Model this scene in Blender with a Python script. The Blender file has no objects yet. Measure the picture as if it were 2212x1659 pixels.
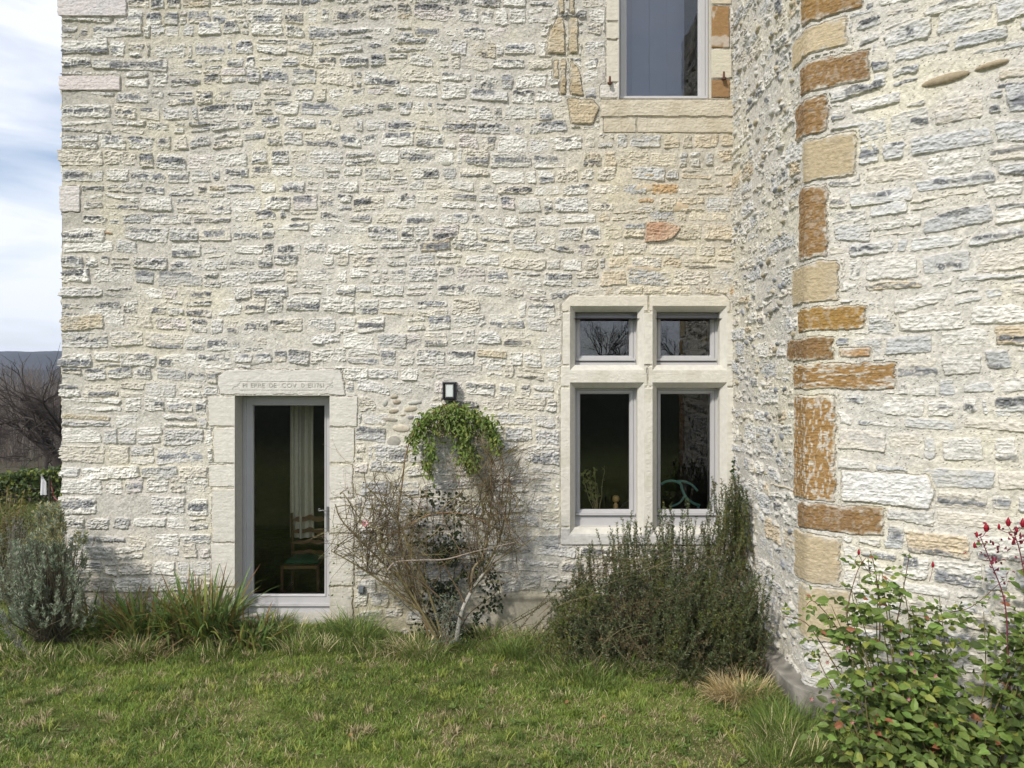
import bpy, math, random
import numpy as np
from mathutils import Vector

random.seed(7); RNG = np.random.default_rng(7)
sc = bpy.context.scene
COL = sc.collection

# ------------------------------------------------------------------ camera
F, CX, CY, EYE = 1661.0, 1106.0, 829.5, 2.3        # focal length and centre on a 2212 px wide picture; eye height
WY = 7.0                                            # front wall plane
cam = bpy.data.cameras.new('camera'); camo = bpy.data.objects.new('camera', cam); COL.objects.link(camo)
camo.location = (0, 0, EYE); camo.rotation_euler = (math.radians(90), 0, 0)
cam.sensor_width = 36; cam.lens = 36 * F / 2212; cam.clip_end = 6000; cam.clip_start = 0.05
sc.camera = camo

# ------------------------------------------------------------------ sky, sun, exposure
SUN_AZ, SUN_EL = 36, 41                             # degrees left of straight behind the camera, height
w = bpy.data.worlds.new('World'); sc.world = w; w.use_nodes = True
nt = w.node_tree; nt.nodes.clear()
out = nt.nodes.new('ShaderNodeOutputWorld'); bg = nt.nodes.new('ShaderNodeBackground')
sky = nt.nodes.new('ShaderNodeTexSky'); sky.sky_type = 'NISHITA'; sky.sun_disc = False
sky.sun_elevation = math.radians(SUN_EL); sky.sun_rotation = math.radians(180 + SUN_AZ)
sky.air_density = 1.0; sky.dust_density = 1.5; sky.ozone_density = 1.5
tc = nt.nodes.new('ShaderNodeTexCoord'); mp = nt.nodes.new('ShaderNodeMapping'); mp.inputs['Scale'].default_value = (1.2, 1.2, 5.5)
mp.inputs['Location'].default_value = (0.3, 0.1, 0.32)
cn = nt.nodes.new('ShaderNodeTexNoise'); cn.inputs['Scale'].default_value = 2.2; cn.inputs['Detail'].default_value = 7; cn.inputs['Roughness'].default_value = .48
cn.inputs['Distortion'].default_value = .4
cr = nt.nodes.new('ShaderNodeValToRGB'); cr.color_ramp.elements[0].position = .27; cr.color_ramp.elements[1].position = .52
mx = nt.nodes.new('ShaderNodeMix'); mx.data_type = 'RGBA'
mx.inputs['B'].default_value = (6.1, 6.35, 7.0, 1)
nt.links.new(tc.outputs['Generated'], mp.inputs[0]); nt.links.new(mp.outputs[0], cn.inputs[0])
nt.links.new(cn.outputs[0], cr.inputs[0]); nt.links.new(cr.outputs[0], mx.inputs['Factor'])
nt.links.new(sky.outputs[0], mx.inputs['A']); nt.links.new(mx.outputs['Result'], bg.inputs[0])
bg.inputs[1].default_value = 0.145
nt.links.new(bg.outputs[0], out.inputs[0])
sun = bpy.data.lights.new('sun', 'SUN'); suno = bpy.data.objects.new('sun', sun); COL.objects.link(suno)
sun.energy = 3.1; sun.angle = math.radians(4.5); sun.color = (1, .945, .86)
_a, _e = math.radians(SUN_AZ), math.radians(SUN_EL)
SD = Vector((-math.sin(_a) * math.cos(_e), -math.cos(_a) * math.cos(_e), math.sin(_e)))
suno.rotation_euler = SD.to_track_quat('Z', 'Y').to_euler(); suno.location = SD * 30
sc.view_settings.view_transform = 'Standard'; sc.view_settings.look = 'None'
sc.view_settings.exposure = 0.2; sc.view_settings.gamma = 1
sc.cycles.max_bounces = 8; sc.cycles.transparent_max_bounces = 12

# ------------------------------------------------------------------ helpers
def W(px, py, Y): return np.array(((px - CX) / F * Y, Y, EYE - (py - CY) / F * Y))
def XZ(px, py, Y=WY): return ((px - CX) / F * Y, EYE - (py - CY) / F * Y)

def tag(o, label=None, cat=None, group=None, kind=None):
    if label: o['label'] = label
    if cat: o['category'] = cat
    if group: o['group'] = group
    if kind: o['kind'] = kind
    return o

def empty(name, loc, label=None, cat=None, group=None):
    o = bpy.data.objects.new(name, None); COL.objects.link(o); o.location = loc
    o.empty_display_size = .1
    return tag(o, label, cat, group)

class MB:
    """collects vertices, faces and per-vertex colours; build() links ONE mesh object"""
    def __init__(s): s.V = []; s.C = []; s.F = []; s.n = 0
    def add(s, V, Fs, col=(.5, .5, .5)):
        V = np.asarray(V, float).reshape(-1, 3); col = np.asarray(col, float)
        if col.ndim == 1: col = np.tile(col, (len(V), 1))
        s.V.append(V); s.C.append(col)
        if not isinstance(Fs, list) or (len(Fs) and not isinstance(Fs[0], np.ndarray)): Fs = [np.array(f)[None] for f in Fs] if isinstance(Fs, list) else [Fs]
        for f in Fs: s.F.append(np.asarray(f) + s.n)
        s.n += len(V)
    def box(s, a, b, col=(.5, .5, .5)):
        x0, y0, z0 = a; x1, y1, z1 = b
        V = [(x0, y0, z0), (x1, y0, z0), (x1, y1, z0), (x0, y1, z0), (x0, y0, z1), (x1, y0, z1), (x1, y1, z1), (x0, y1, z1)]
        s.add(V, np.array([(0, 3, 2, 1), (4, 5, 6, 7), (0, 1, 5, 4), (1, 2, 6, 5), (2, 3, 7, 6), (3, 0, 4, 7)]), col)
    def rings(s, rect, prof, col=(.5, .5, .5), cap=False):
        """sweep profile (inset, Y) round a rectangle (x0,x1,z0,z1) facing -Y; bottom inset may differ: (inset, Y, bottom inset)"""
        x0, x1, z0, z1 = rect; V = []
        for p in prof:
            o, y = p[0], p[1]; ob = p[2] if len(p) > 2 else o
            V += [(x0 + o, y, z0 + ob), (x1 - o, y, z0 + ob), (x1 - o, y, z1 - o), (x0 + o, y, z1 - o)]
        Fc = []
        for k in range(len(prof) - 1):
            for j in range(4):
                a, b = 4 * k + j, 4 * k + (j + 1) % 4
                Fc.append((a, b, b + 4, a + 4))
        if cap: k = 4 * (len(prof) - 1); Fc.append((k, k + 1, k + 2, k + 3))
        s.add(V, np.array(Fc), col)
    def tube(s, pts, rad, sides=5, col=(.5, .5, .5)):
        P = np.asarray(pts, float); n = len(P); R = np.ones(n) * rad if np.isscalar(rad) else np.asarray(rad, float)
        T = np.gradient(P, axis=0); T /= np.linalg.norm(T, axis=1)[:, None] + 1e-9
        ref = np.array((0, 0, 1.)) if abs(T[:, 2]).mean() < .8 else np.array((1., .2, 0))
        A = np.cross(T, ref); A /= np.linalg.norm(A, axis=1)[:, None] + 1e-9; B = np.cross(T, A)
        th = np.arange(sides) * 2 * math.pi / sides
        V = P[:, None] + R[:, None, None] * (np.cos(th)[None, :, None] * A[:, None] + np.sin(th)[None, :, None] * B[:, None])
        i = np.arange(n - 1)[:, None] * sides; j = np.arange(sides)[None]; j2 = (j + 1) % sides
        Fq = np.stack([i + j, i + j2, i + j2 + sides, i + j + sides], -1).reshape(-1, 4)
        c = np.asarray(col, float)
        if c.ndim == 2: c = np.repeat(c, sides, 0)
        caps = [np.arange(sides)[None, ::-1], (np.arange(sides) + (n - 1) * sides)[None]]
        s.add(V.reshape(-1, 3), [Fq] + (caps if sides > 2 else []), c)
    def lathe(s, c, prof, n=20, col=(.5, .5, .5)):
        th = np.arange(n) * 2 * math.pi / n; V = []
        for r, z in prof: V += [(c[0] + r * math.cos(t), c[1] + r * math.sin(t), c[2] + z) for t in th]
        m = len(prof); i = np.arange(m - 1)[:, None] * n; j = np.arange(n)[None]; j2 = (j + 1) % n
        s.add(V, np.stack([i + j, i + j2, i + j2 + n, i + j + n], -1).reshape(-1, 4), col)
    def build(s, name, mat, parent=None, smooth=False):
        V = np.concatenate(s.V); C = np.concatenate(s.C)
        o0 = np.zeros(3)
        if parent is not None: o0 = np.array(parent.matrix_basis.translation) if parent.type == 'EMPTY' else np.array(parent.get('_org', (0, 0, 0)))
        me = bpy.data.meshes.new(name)
        loops = np.concatenate([f.reshape(-1) for f in s.F]).astype(np.int32)
        cnt = np.concatenate([np.full(len(f), f.shape[1]) for f in s.F]).astype(np.int32)
        me.vertices.add(len(V)); me.vertices.foreach_set('co', (V - o0).astype(np.float32).ravel())
        me.loops.add(len(loops)); me.loops.foreach_set('vertex_index', loops)
        me.polygons.add(len(cnt)); me.polygons.foreach_set('loop_start', np.concatenate([[0], np.cumsum(cnt)[:-1]]).astype(np.int32))
        me.polygons.foreach_set('loop_total', cnt)
        me.update(calc_edges=True)
        at = me.color_attributes.new('Col', 'FLOAT_COLOR', 'POINT')
        at.data.foreach_set('color', np.concatenate([C, np.ones((len(C), 1))], 1).astype(np.float32).ravel())
        me.polygons.foreach_set('use_smooth', np.full(len(cnt), smooth))
        me.materials.append(mat)
        o = bpy.data.objects.new(name, me); COL.objects.link(o)
        if parent is not None:
            o.parent = parent
            o['_org'] = tuple(o0) if parent.type != 'EMPTY' or True else (0, 0, 0)
        return o

def lnk(nt, a, b): nt.links.new(a, b)
def vmat(name, rough=.9, bump=0, bscale=200, var=.15, vscale=30, transl=0, spec=.3, bumpdist=.003):
    """procedural material: colour attribute x noise variation, noise bump, optional leaf translucency"""
    m = bpy.data.materials.new(name); m.use_nodes = True; n = m.node_tree; N = n.nodes
    p = N['Principled BSDF']; p.inputs['Roughness'].default_value = rough
    p.inputs['Specular IOR Level'].default_value = spec
    a = N.new('ShaderNodeVertexColor'); a.layer_name = 'Col'
    tc = N.new('ShaderNodeTexCoord'); no = N.new('ShaderNodeTexNoise'); no.inputs['Scale'].default_value = vscale; no.inputs['Detail'].default_value = 5
    lnk(n, tc.outputs['Object'], no.inputs[0])
    mr = N.new('ShaderNodeMapRange'); mr.inputs[1].default_value = .3; mr.inputs[2].default_value = .7
    mr.inputs[3].default_value = 1 - var; mr.inputs[4].default_value = 1 + var; lnk(n, no.outputs[0], mr.inputs[0])
    mul = N.new('ShaderNodeVectorMath'); mul.operation = 'SCALE'; lnk(n, a.outputs[0], mul.inputs[0]); lnk(n, mr.outputs[0], mul.inputs['Scale'])
    lnk(n, mul.outputs[0], p.inputs['Base Color'])
    if bump:
        b = N.new('ShaderNodeBump'); b.inputs['Strength'].default_value = bump; b.inputs['Distance'].default_value = bumpdist
        n2 = N.new('ShaderNodeTexNoise'); n2.inputs['Scale'].default_value = bscale; n2.inputs['Detail'].default_value = 4
        lnk(n, tc.outputs['Object'], n2.inputs[0]); lnk(n, n2.outputs[0], b.inputs['Height']); lnk(n, b.outputs[0], p.inputs['Normal'])
    if transl:
        t = N.new('ShaderNodeBsdfTranslucent'); ms = N.new('ShaderNodeMixShader'); ms.inputs[0].default_value = transl
        lnk(n, mul.outputs[0], t.inputs[0]); lnk(n, p.outputs[0], ms.inputs[1]); lnk(n, t.outputs[0], ms.inputs[2])
        lnk(n, ms.outputs[0], N['Material Output'].inputs[0])
    return m

M_STONE = vmat('stone_masonry', .92, .7, 140, .14, 45, spec=.2, bumpdist=.006)
M_ASHLAR = vmat('dressed_limestone', .88, .35, 260, .07, 25, spec=.25)
M_FRAME = vmat('painted_grey_wood', .38, .05, 300, .03, 8, spec=.5)
M_LEAF = vmat('leaf', .5, 0, 1, .12, 60, transl=.28, spec=.35)
M_NEEDLE = vmat('needle_leaf', .6, 0, 1, .1, 50, transl=.12, spec=.3)
M_GRASS = vmat('grass_blade', .55, 0, 1, .1, 20, transl=.25, spec=.25)
M_BARK = vmat('bark', .85, .5, 180, .2, 60, spec=.2)
M_WOOD = vmat('turned_wood', .45, .2, 60, .2, 25, spec=.4)
M_CLOTH = vmat('cloth', .9, .2, 400, .05, 30, transl=.15, spec=.1)
M_METAL = vmat('black_metal', .4, .1, 300, .05, 30, spec=.5)
M_RUST = vmat('rusty_iron', .9, .6, 300, .35, 120, spec=.3)
M_SOIL = vmat('earth', .97, .9, 40, .3, 9, spec=.1, bumpdist=.02)
M_CONC = vmat('cement', .95, .7, 60, .22, 8, spec=.15, bumpdist=.006)
M_FAR = vmat('far_woods', 1, .8, .12, .28, .06, spec=0, bumpdist=4)

def glass_mat(name, refl):
    m = bpy.data.materials.new(name); m.use_nodes = True; n = m.node_tree; N = n.nodes; N.remove(N['Principled BSDF'])
    t = N.new('ShaderNodeBsdfTransparent'); t.inputs[0].default_value = (.90, .90, .89, 1)
    g = N.new('ShaderNodeBsdfGlossy'); g.inputs[1].default_value = 0; g.inputs[0].default_value = (.95, .97, 1, 1)
    tc = N.new('ShaderNodeTexCoord'); no = N.new('ShaderNodeTexNoise'); no.inputs['Scale'].default_value = 3.5; no.inputs['Detail'].default_value = 0
    b = N.new('ShaderNodeBump'); b.inputs['Strength'].default_value = .12; b.inputs['Distance'].default_value = .004
    lnk(n, tc.outputs['Object'], no.inputs[0]); lnk(n, no.outputs[0], b.inputs['Height']); lnk(n, b.outputs[0], g.inputs['Normal'])
    f = N.new('ShaderNodeFresnel'); f.inputs[0].default_value = 1.5
    k = N.new('ShaderNodeMath'); k.operation = 'MULTIPLY'; k.inputs[1].default_value = refl; k.use_clamp = True
    ms = N.new('ShaderNodeMixShader'); lnk(n, f.outputs[0], k.inputs[0]); lnk(n, k.outputs[0], ms.inputs[0])
    lnk(n, t.outputs[0], ms.inputs[1]); lnk(n, g.outputs[0], ms.inputs[2]); lnk(n, ms.outputs[0], N['Material Output'].inputs[0])
    return m
M_GLASS = glass_mat('window_glass', 1.6); M_GLASS_COATED = glass_mat('coated_window_glass', 3.6)

# ------------------------------------------------------------------ noise
def _h(ix, iy, s):
    h = (ix.astype(np.int64) * 374761393 + iy.astype(np.int64) * 668265263 + s * 974634777) & 0xffffffff
    h = ((h ^ (h >> 13)) * 1274126177) & 0xffffffff
    h = h ^ (h >> 16)
    return (h & 0xffffff).astype(np.float64) / 0xffffff * 2 - 1
def vn(x, y, s=0):
    x = np.asarray(x, float); y = np.asarray(y, float)
    ix = np.floor(x); iy = np.floor(y); fx = x - ix; fy = y - iy
    fx = fx * fx * (3 - 2 * fx); fy = fy * fy * (3 - 2 * fy)
    a = _h(ix, iy, s); b = _h(ix + 1, iy, s); c = _h(ix, iy + 1, s); d = _h(ix + 1, iy + 1, s)
    return (a * (1 - fx) + b * fx) * (1 - fy) + (c * (1 - fx) + d * fx) * fy
def fbm(x, y, s=0, o=4, g=.5):
    t = 0; a = 1; n = 0
    for k in range(o):
        t = t + a * vn(x * 2 ** k, y * 2 ** k, s + 17 * k); n += a; a *= g
    return t / n
def sst(a, b, x):
    t = np.clip((x - a) / (b - a), 0, 1); return t * t * (3 - 2 * t)

# ------------------------------------------------------------------ masonry generator
PAL = [((.635, .62, .57), 7), ((.57, .56, .53), 4), ((.67, .655, .605), 6), ((.48, .475, .455), 1.2), ((.585, .55, .475), 4), ((.58, .54, .51), 1.0), ((.50, .44, .33), .4)]
def pick_col(r, pal=PAL):
    t = r.random() * sum(p[1] for p in pal)
    for c, wgt in pal:
        t -= wgt
        if t <= 0: break
    k = 1 + r.uniform(-.08, .08)
    return tuple(x * k for x in c)

def courses(x0, x1, z0, z1, hr, wr, gap, r, keep, hvar=None, edge=False):
    """irregular rubble courses -> list of convex quads"""
    out = []; z = z0
    while z < z1:
        h = r.uniform(*hr); x = x0 - (r.uniform(0, .15) if not edge else .015)
        ph = r.uniform(0, 9)
        zo = lambda x: .022 * math.sin(x * 1.7 + ph * .35 + z * .6) + .014 * math.sin(x * 4.1 + z)
        while x < x1:
            big = 1.0
            if hvar: big = hvar(x, z)
            wd = r.uniform(*wr) * big * (1.35 if r.random() < .15 else 1)
            if r.random() < .14: wd *= .45
            g = r.uniform(*gap); a, b = x + g / 2, x + wd - g / 2
            rows = [(z, z + h)]
            q = r.random()
            if q < .20: f = r.uniform(.35, .65); rows = [(z, z + h * f), (z + h * f, z + h)]
            elif q < .212: rows = []
            elif q < .27: rows = [(z + h * r.uniform(.1, .4), z + h)]
            for (c, d) in rows:
                g2 = r.uniform(*gap) * .8
                c += g2 / 2; d -= g2 / 2
                j = lambda s=.012: r.uniform(-s, s)
                if d - c < .02 or b - a < .03: continue
                t = r.gauss(0, .012) * (b - a) * 4
                if keep((a + b) / 2, (c + d) / 2):
                    P = [(a + j(), c + zo(a) - t / 2 + j(.008)), (b + j(), c + zo(b) + t / 2 + j(.008)), (b + j(.018), d + zo(b) + t / 2 + j(.01)), (a + j(.018), d + zo(a) - t / 2 + j(.01))]
                    m = r.random()
                    if m < .35:                       # cut a corner
                        k = r.choice([2, 3]); Q = P[k]; A = P[k - 1]; B = P[(k + 1) % 4]; f = r.uniform(.2, .45)
                        P[k:k + 1] = [tuple(Q[i] + (A[i] - Q[i]) * f for i in (0, 1)), tuple(Q[i] + (B[i] - Q[i]) * f * .7 for i in (0, 1))]
                    out.append(P)
            x += wd
        z += h
    return out

def stonefield(us, vs, stones, mort, seed, mh=.012, speck=0.0, cover=0.0, mtint=None):
    """height (out of the wall) and colour on a grid. stones: dict(P, h, col, rough, band, id, force)"""
    U, V = np.meshgrid(us, vs)
    m = .75 * mh * fbm(U * 5, V * 7, seed, 4) + .0045 * fbm(U * 22, V * 26, seed + 1, 3) + cover * mh * (.5 + fbm(U * 1.1, V * 1.3, seed + 2, 3))
    dn = fbm(U * 14, V * 16, seed + 3, 3) * .010 + vn(U * 60, V * 60, seed + 30) * .0035       # outline wobble
    dn2 = fbm(U * 14, V * 16, seed + 4, 3) * .010
    strat = fbm(U * 7, V * 62, seed + 5, 3)
    k1 = 1 - np.abs(vn(U * 16 + dn * 60, V * 32 + dn2 * 60, seed + 6)) * 2
    k2 = 1 - np.abs(vn(U * 38, V * 60, seed + 7)) * 2
    k3 = vn(U * 85, V * 95, seed + 8)
    relief = .40 * strat + .45 * k1 + .42 * k2 + .24 * k3
    cn1 = fbm(U * 12, V * 34, seed + 9, 3); cn2 = fbm(U * 45, V * 70, seed + 10, 2)
    vein = np.abs(vn(U * 34 + cn2 * .6, V * 5, seed + 11)); vein2 = np.abs(vn(U * 20 + V * 9, V * 20, seed + 12))
    ID = np.full(U.shape, -1, np.int32)
    sf = vn(U * 150, V * 150, seed + 16); m = m + .0012 * sf; relief = relief + .12 * sf
    mn = fbm(U * 2.2, V * 2.6, seed + 13, 4); mf = fbm(U * 70, V * 70, seed + 14, 2)
    H = m.copy(); C = np.empty(U.shape + (3,)); base = np.array(mort)
    C[:] = base; 
    C *= (1 + .12 * mn + .20 * mf + .10 * vn(U * 110, V * 110, seed + 15))[..., None]
    C[..., 2] *= 1 - .09 * sst(-.2, .6, mn); C[..., 0] *= 1 + .02 * mn
    if mtint is not None: C *= mtint(U, V)
    if speck:
        rs = np.random.default_rng(seed).random(U.shape) < speck
        sp = rs & (m > -.004); H[sp] -= .004; C[sp] *= np.array([.35, .34, .36])
    Cm = C.copy(); sm = fbm(U * 8, V * 13, seed + 44, 4)
    for si, s in enumerate(stones):
        P = np.array(s['P'])
        lo = P.min(0) - .03; hi = P.max(0) + .03
        i0, i1 = np.searchsorted(us, [lo[0], hi[0]]); j0, j1 = np.searchsorted(vs, [lo[1], hi[1]])
        if i1 <= i0 or j1 <= j0: continue
        sl = (slice(j0, j1), slice(i0, i1))
        wob = s.get('wob', 1.0)
        u = U[sl] + dn[sl] * wob; v = V[sl] + dn2[sl] * wob
        if 'ell' in s:
            cx, cz, ra, rb, an = s['ell']; ca, sa = math.cos(an), math.sin(an)
            uu = (U[sl] - cx) * ca + (V[sl] - cz) * sa; vv = -(U[sl] - cx) * sa + (V[sl] - cz) * ca
            rr = np.sqrt((uu / ra) ** 2 + (vv / rb) ** 2); d = (rr - 1) * min(ra, rb)
            sh = s['h'] * np.sqrt(np.clip(1.05 - rr * rr, 0, 1)) * 1.2 + np.where(rr > 1.02, -.05, 0)
            t = sst(0, .006, -d)
            c = np.array(s['col']) * (1 + .1 * cn1[sl] + .05 * cn2[sl])[..., None]
        else:
            n = len(P); E = []; kk = s.get('k', 190.)
            area = sum(P[i][0] * P[(i + 1) % n][1] - P[(i + 1) % n][0] * P[i][1] for i in range(n))
            sg = 1 if area > 0 else -1
            acc = 0
            for i in range(n):
                a = P[i]; b = P[(i + 1) % n]; e = b - a; L = math.hypot(*e) + 1e-9
                nx, nz = e[1] / L * sg, -e[0] / L * sg
                acc = acc + np.exp(np.clip(kk * ((u - a[0]) * nx + (v - a[1]) * nz), -60, 60))
            d = np.log(acc) / kk
            edge = s.get('edge', .012)
            t = sst(-.001, edge, -d)
            tl = s.get('tilt', (0, 0)); cc = P.mean(0)
            ro = s.get('rough', 1.0)
            sh = -.02 + (s['h'] + .02) * t + t * ro * .0104 * relief[sl] + t * ((U[sl] - cc[0]) * tl[0] + (V[sl] - cc[1]) * tl[1])
            c = np.array(s['col']) * (1 + ro * .10 * cn1[sl] + ro * .17 * cn2[sl] + ro * .10 * k3[sl])[..., None]
            if s.get('grey', 0) > 0:                # bluish grey patches
                g = sst(.0, .35, cn1[sl] + .6 * vn(U[sl] * 9 + si, V[sl] * 15, seed + 77) - .05) * s['grey']
                c = c * (1 - g[..., None]) + np.array((.37, .372, .37)) * g[..., None]
            for (bc, bt, b0, b1, dk) in s.get('band', []):    # dark flint bands with white veins
                g = sst(bt, bt * .55, np.abs(v - bc + .006 * cn1[sl] + .012 * vn(U[sl] * 25, V[sl] * 2, seed + 60))) * sst(b0 - .01, b0 + .01, u) * sst(b1 + .01, b1 - .01, u)
                g = g * sst(.03, .10, vein[sl]) * sst(-.75, -.35, cn2[sl] + cn1[sl] * .5)
                g = np.clip(g, 0, 1) * .92
                c = c * (1 - g[..., None]) + np.array((.105, .11, .12)) * dk * (1 + .55 * cn2[sl])[..., None] * g[..., None]
                sh = sh + g * .002
            wv = sst(.035, .012, vein2[sl]) * .35 * ro
            c = c * (1 - wv[..., None]) + np.array((.66, .65, .62)) * wv[..., None]
            if ro > .5:                              # lime smeared over the face and edges
                g = sst(-.05, .45, sm[sl]) * .32 + sst(-.03, .004, d + .02 * sm[sl]) * .45
                g = np.clip(g, 0, .7); c = c * (1 - g[..., None]) + Cm[sl] * 1.04 * g[..., None]
            elif s.get('esm'):
                g = sst(-.028, .0, d + .035 * cn1[sl] + .02 * cn2[sl]) * .8; c = c * (1 - g[..., None]) + Cm[sl] * g[..., None]
            if s.get('smear', 0) > 0:               # lime smears
                g = sst(.12, .3, fbm(U[sl] * s.get('sx', 16), V[sl] * s.get('sz', 50), seed + 90, 3)) * s['smear']
                c = c * (1 - g[..., None]) + base * g[..., None]; sh = sh + g * .002
            if s.get('stain') is not None:
                g = sst(-.1, .5, fbm(U[sl] * 6, V[sl] * 5, seed + 91, 3)); c = c * (1 - g[..., None] * .45) + np.array(s['stain']) * g[..., None] * .45
        if s.get('force'):
            ring = d < s.get('ring', .014)
            H[sl] = np.where(ring, m[sl], H[sl]); C[sl] = np.where(ring[..., None], Cm[sl], C[sl]); ID[sl] = np.where(ring, -1, ID[sl])
            msk = (t > .02); hh = np.maximum(sh, -.02)
            Hs = H[sl]; Hs[msk] = (m[sl] * .4 * (1 - t) + hh * t - .008 * (1 - t))[msk]
            a = sst(.3, .8, t)
        else:
            Hs = H[sl]; a = sst(-.0015, .0025, sh - Hs) * (t > .02)
            H[sl] = np.maximum(Hs, np.where(t > .02, sh, -9))
        Cs = C[sl]; C[sl] = Cs * (1 - a[..., None]) + c * a[..., None]
        I = ID[sl]; I[a > .5] = s.get('id', 0)
    np.clip(C, .02, .8, out=C)
    return U, V, H, C, ID

def rnd_stone(P, r, h=(.004, .02), bandp=.45, pal=PAL, rough=(.7, 1.5), dk=1.0):
    P_ = np.array(P); x0, z0 = P_.min(0); x1, z1 = P_.max(0); hh = z1 - z0
    s = dict(P=P, h=r.uniform(*h), col=pick_col(r, pal), rough=r.uniform(*rough), edge=r.uniform(.007, .016), tilt=(r.gauss(0, .02), r.gauss(0, .05)))
    s['grey'] = r.choice([0, 0, 0, 0, .45])
    if r.random() < bandp and hh > .035:
        bt = r.uniform(.12, .30) * hh; bc = r.uniform(z0 + bt, z1 - bt * .8)
        a = x0 + (r.random() < .4) * r.uniform(0, .5) * (x1 - x0); b = x1 - (r.random() < .4) * r.uniform(0, .4) * (x1 - x0)
        s['band'] = [(bc, bt, a, b, dk * r.uniform(.8, 2.0))]
    return s

def grid_faces(nu, nv):
    i, j = np.meshgrid(np.arange(nu - 1), np.arange(nv - 1)); a = j * nu + i
    return np.stack([a, a + 1, a + nu + 1, a + nu], -1).reshape(-1, 4)

def part_from_grid(name, V, C, Fc, mask, mat, parent, smooth=False, extra=None):
    f = Fc[mask]
    if len(f) == 0: return None
    u, inv = np.unique(f, return_inverse=True)
    b = MB(); b.add(V[u], inv.reshape(-1, 4), C[u])
    if extra: extra(b)
    return b.build(name, mat, parent, smooth)

# ------------------------------------------------------------------ the house
house = empty('stone_house', (-1.0, WY, 0), 'tall pale rubble stone house with grey framed glass door and orange cornered wing', 'house')
X0, X1, ZT = (133 - CX) / F * WY, 2.03, 6.3
def R4(a, b, c, d, Y=WY):                      # pixel rectangle -> (x0,x1,z0,z1) on the wall
    x0, z1 = XZ(a, b, Y); x1, z0 = XZ(c, d, Y); return (x0, x1, z0, z1)
DOOR = R4(508, 854, 712.6, 1336)
LIGHTS = [R4(1231, 661, 1391, 800), R4(1409, 661, 1570, 800), R4(1231, 826, 1391, 1153), R4(1409, 826, 1570, 1153)]
UPW = R4(1336.5, -120, 1536, 214)
OPEN = [DOOR, UPW] + LIGHTS
STEP = .0058
def axis(a, b, marks, step):
    m = sorted(set([a, b] + [x for x in marks if a < x < b])); r = []
    for p, q in zip(m[:-1], m[1:]):
        n = max(1, round((q - p) / step)); r.append(np.linspace(p, q, n + 1)[:-1])
    return np.concatenate(r + [[b]])
us = axis(X0, X1, [o[0] for o in OPEN] + [o[1] for o in OPEN], STEP)
vs = axis(-.15, ZT, [o[2] for o in OPEN] + [o[3] for o in OPEN], STEP)
def PX(*pts): return [XZ(a, b) for a, b in pts]
def rect(a, b, c, d): return PX((a, d), (c, d), (c, b), (a, b))
rr = random.Random(11)
zones = [R4(825, 850, 908, 965)]
def keep(x, z):
    return not any(a - .02 < x < b + .02 and c - .02 < z < d + .02 for a, b, c, d in zones)
def hv(x, z):                                   # larger blocks at the left corner and low down
    k = 1.0
    if x < -3.75: k = 1.5
    if z < 1.9 and x > -1.0: k = 1.45
    return k
stones = []
qa = courses(X0, X1, 1.9, ZT, (.105, .165), (.13, .34), (.006, .026), rr, keep, hv, True)
qb = [q for q in courses(X0, X1, -.1, 1.9, (.12, .19), (.15, .38), (.006, .028), rr, keep, hv, True)]
for q in qa + qb:
    cx, cz = np.mean(q, 0)
    px = CX + cx * F / WY; py = CY - (cz - EYE) * F / WY
    bp = .46; hh = (.001, .013); pal = PAL
    if px < 700: bp = .66; hh = (.001, .015)
    if 1300 < px and 280 < py < 640: bp = .12; pal = [((.58, .53, .42), 4), ((.62, .58, .5), 3), ((.55, .48, .36), 2), ((.5, .5, .48), 2), ((.48, .33, .18), .6)]
    if py > 820: bp = .33
    if px > 780 and py > 900 and px < 1210: pal = [((.53, .525, .505), 5), ((.58, .565, .53), 3), ((.47, .47, .465), 3)]; bp = .3; hh = (.001, .012)
    if py < 350 and px < 1100: bp = .68
    stones.append(rnd_stone(q, rr, hh, bp, pal))
CREAM = (.625, .60, .535)
def ash(P, id, col=CREAM, h=.012, **k):
    d = dict(P=P, h=h, col=col, rough=.16, edge=.007, id=id, force=True, k=260., wob=.35); d.update(k); stones.append(d)
# left corner blocks
ash(rect(125, 164, 262, 197), 0, (.62, .565, .54), .018, rough=.35, wob=.6); ash(rect(125, -2, 275, 37), 0, (.60, .56, .545), .018, rough=.35, wob=.6, stain=(.5, .5, .5))
ash(rect(125, 401, 175, 459), 0, (.60, .565, .535), .018, rough=.35, wob=.6)
ash(PX((1392, 524), (1450, 520), (1472, 492), (1440, 478), (1395, 482)), 0, (.52, .38, .27), .02, rough=.9, wob=1, stain=(.36, .15, .07))
# door surround
DS = 1
ash(PX((473, 853.5), (753, 853.5), (744, 822), (741, 798), (492, 797), (470, 812)), DS, (.60, .58, .53), .014, rough=.2, wob=1.3)
for a, b, c, d in [(450, 856, 530, 921), (461, 923.5, 530, 1000), (452, 1002.5, 530, 1052), (457, 1054.5, 530, 1171), (456, 1173.5, 530, 1268), (452, 1270.5, 530, 1360)]:
    kv = rr.uniform(.95, 1.03); ash(rect(a, b, c, d), DS, tuple(x * kv for x in CREAM), .012, wob=.9, rough=.17, esm=1)
for a, b, c, d in [(700, 856, 773, 921), (700, 923.5, 767, 999), (700, 1001.5, 763, 1076), (700, 1078.5, 770, 1152), (700, 1154.5, 765, 1265), (700, 1267.5, 763, 1360)]:
    kv = rr.uniform(.95, 1.03); ash(rect(a, b, c, d), DS, tuple(x * kv for x in CREAM), .012, wob=.9, rough=.2, esm=1)
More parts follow.
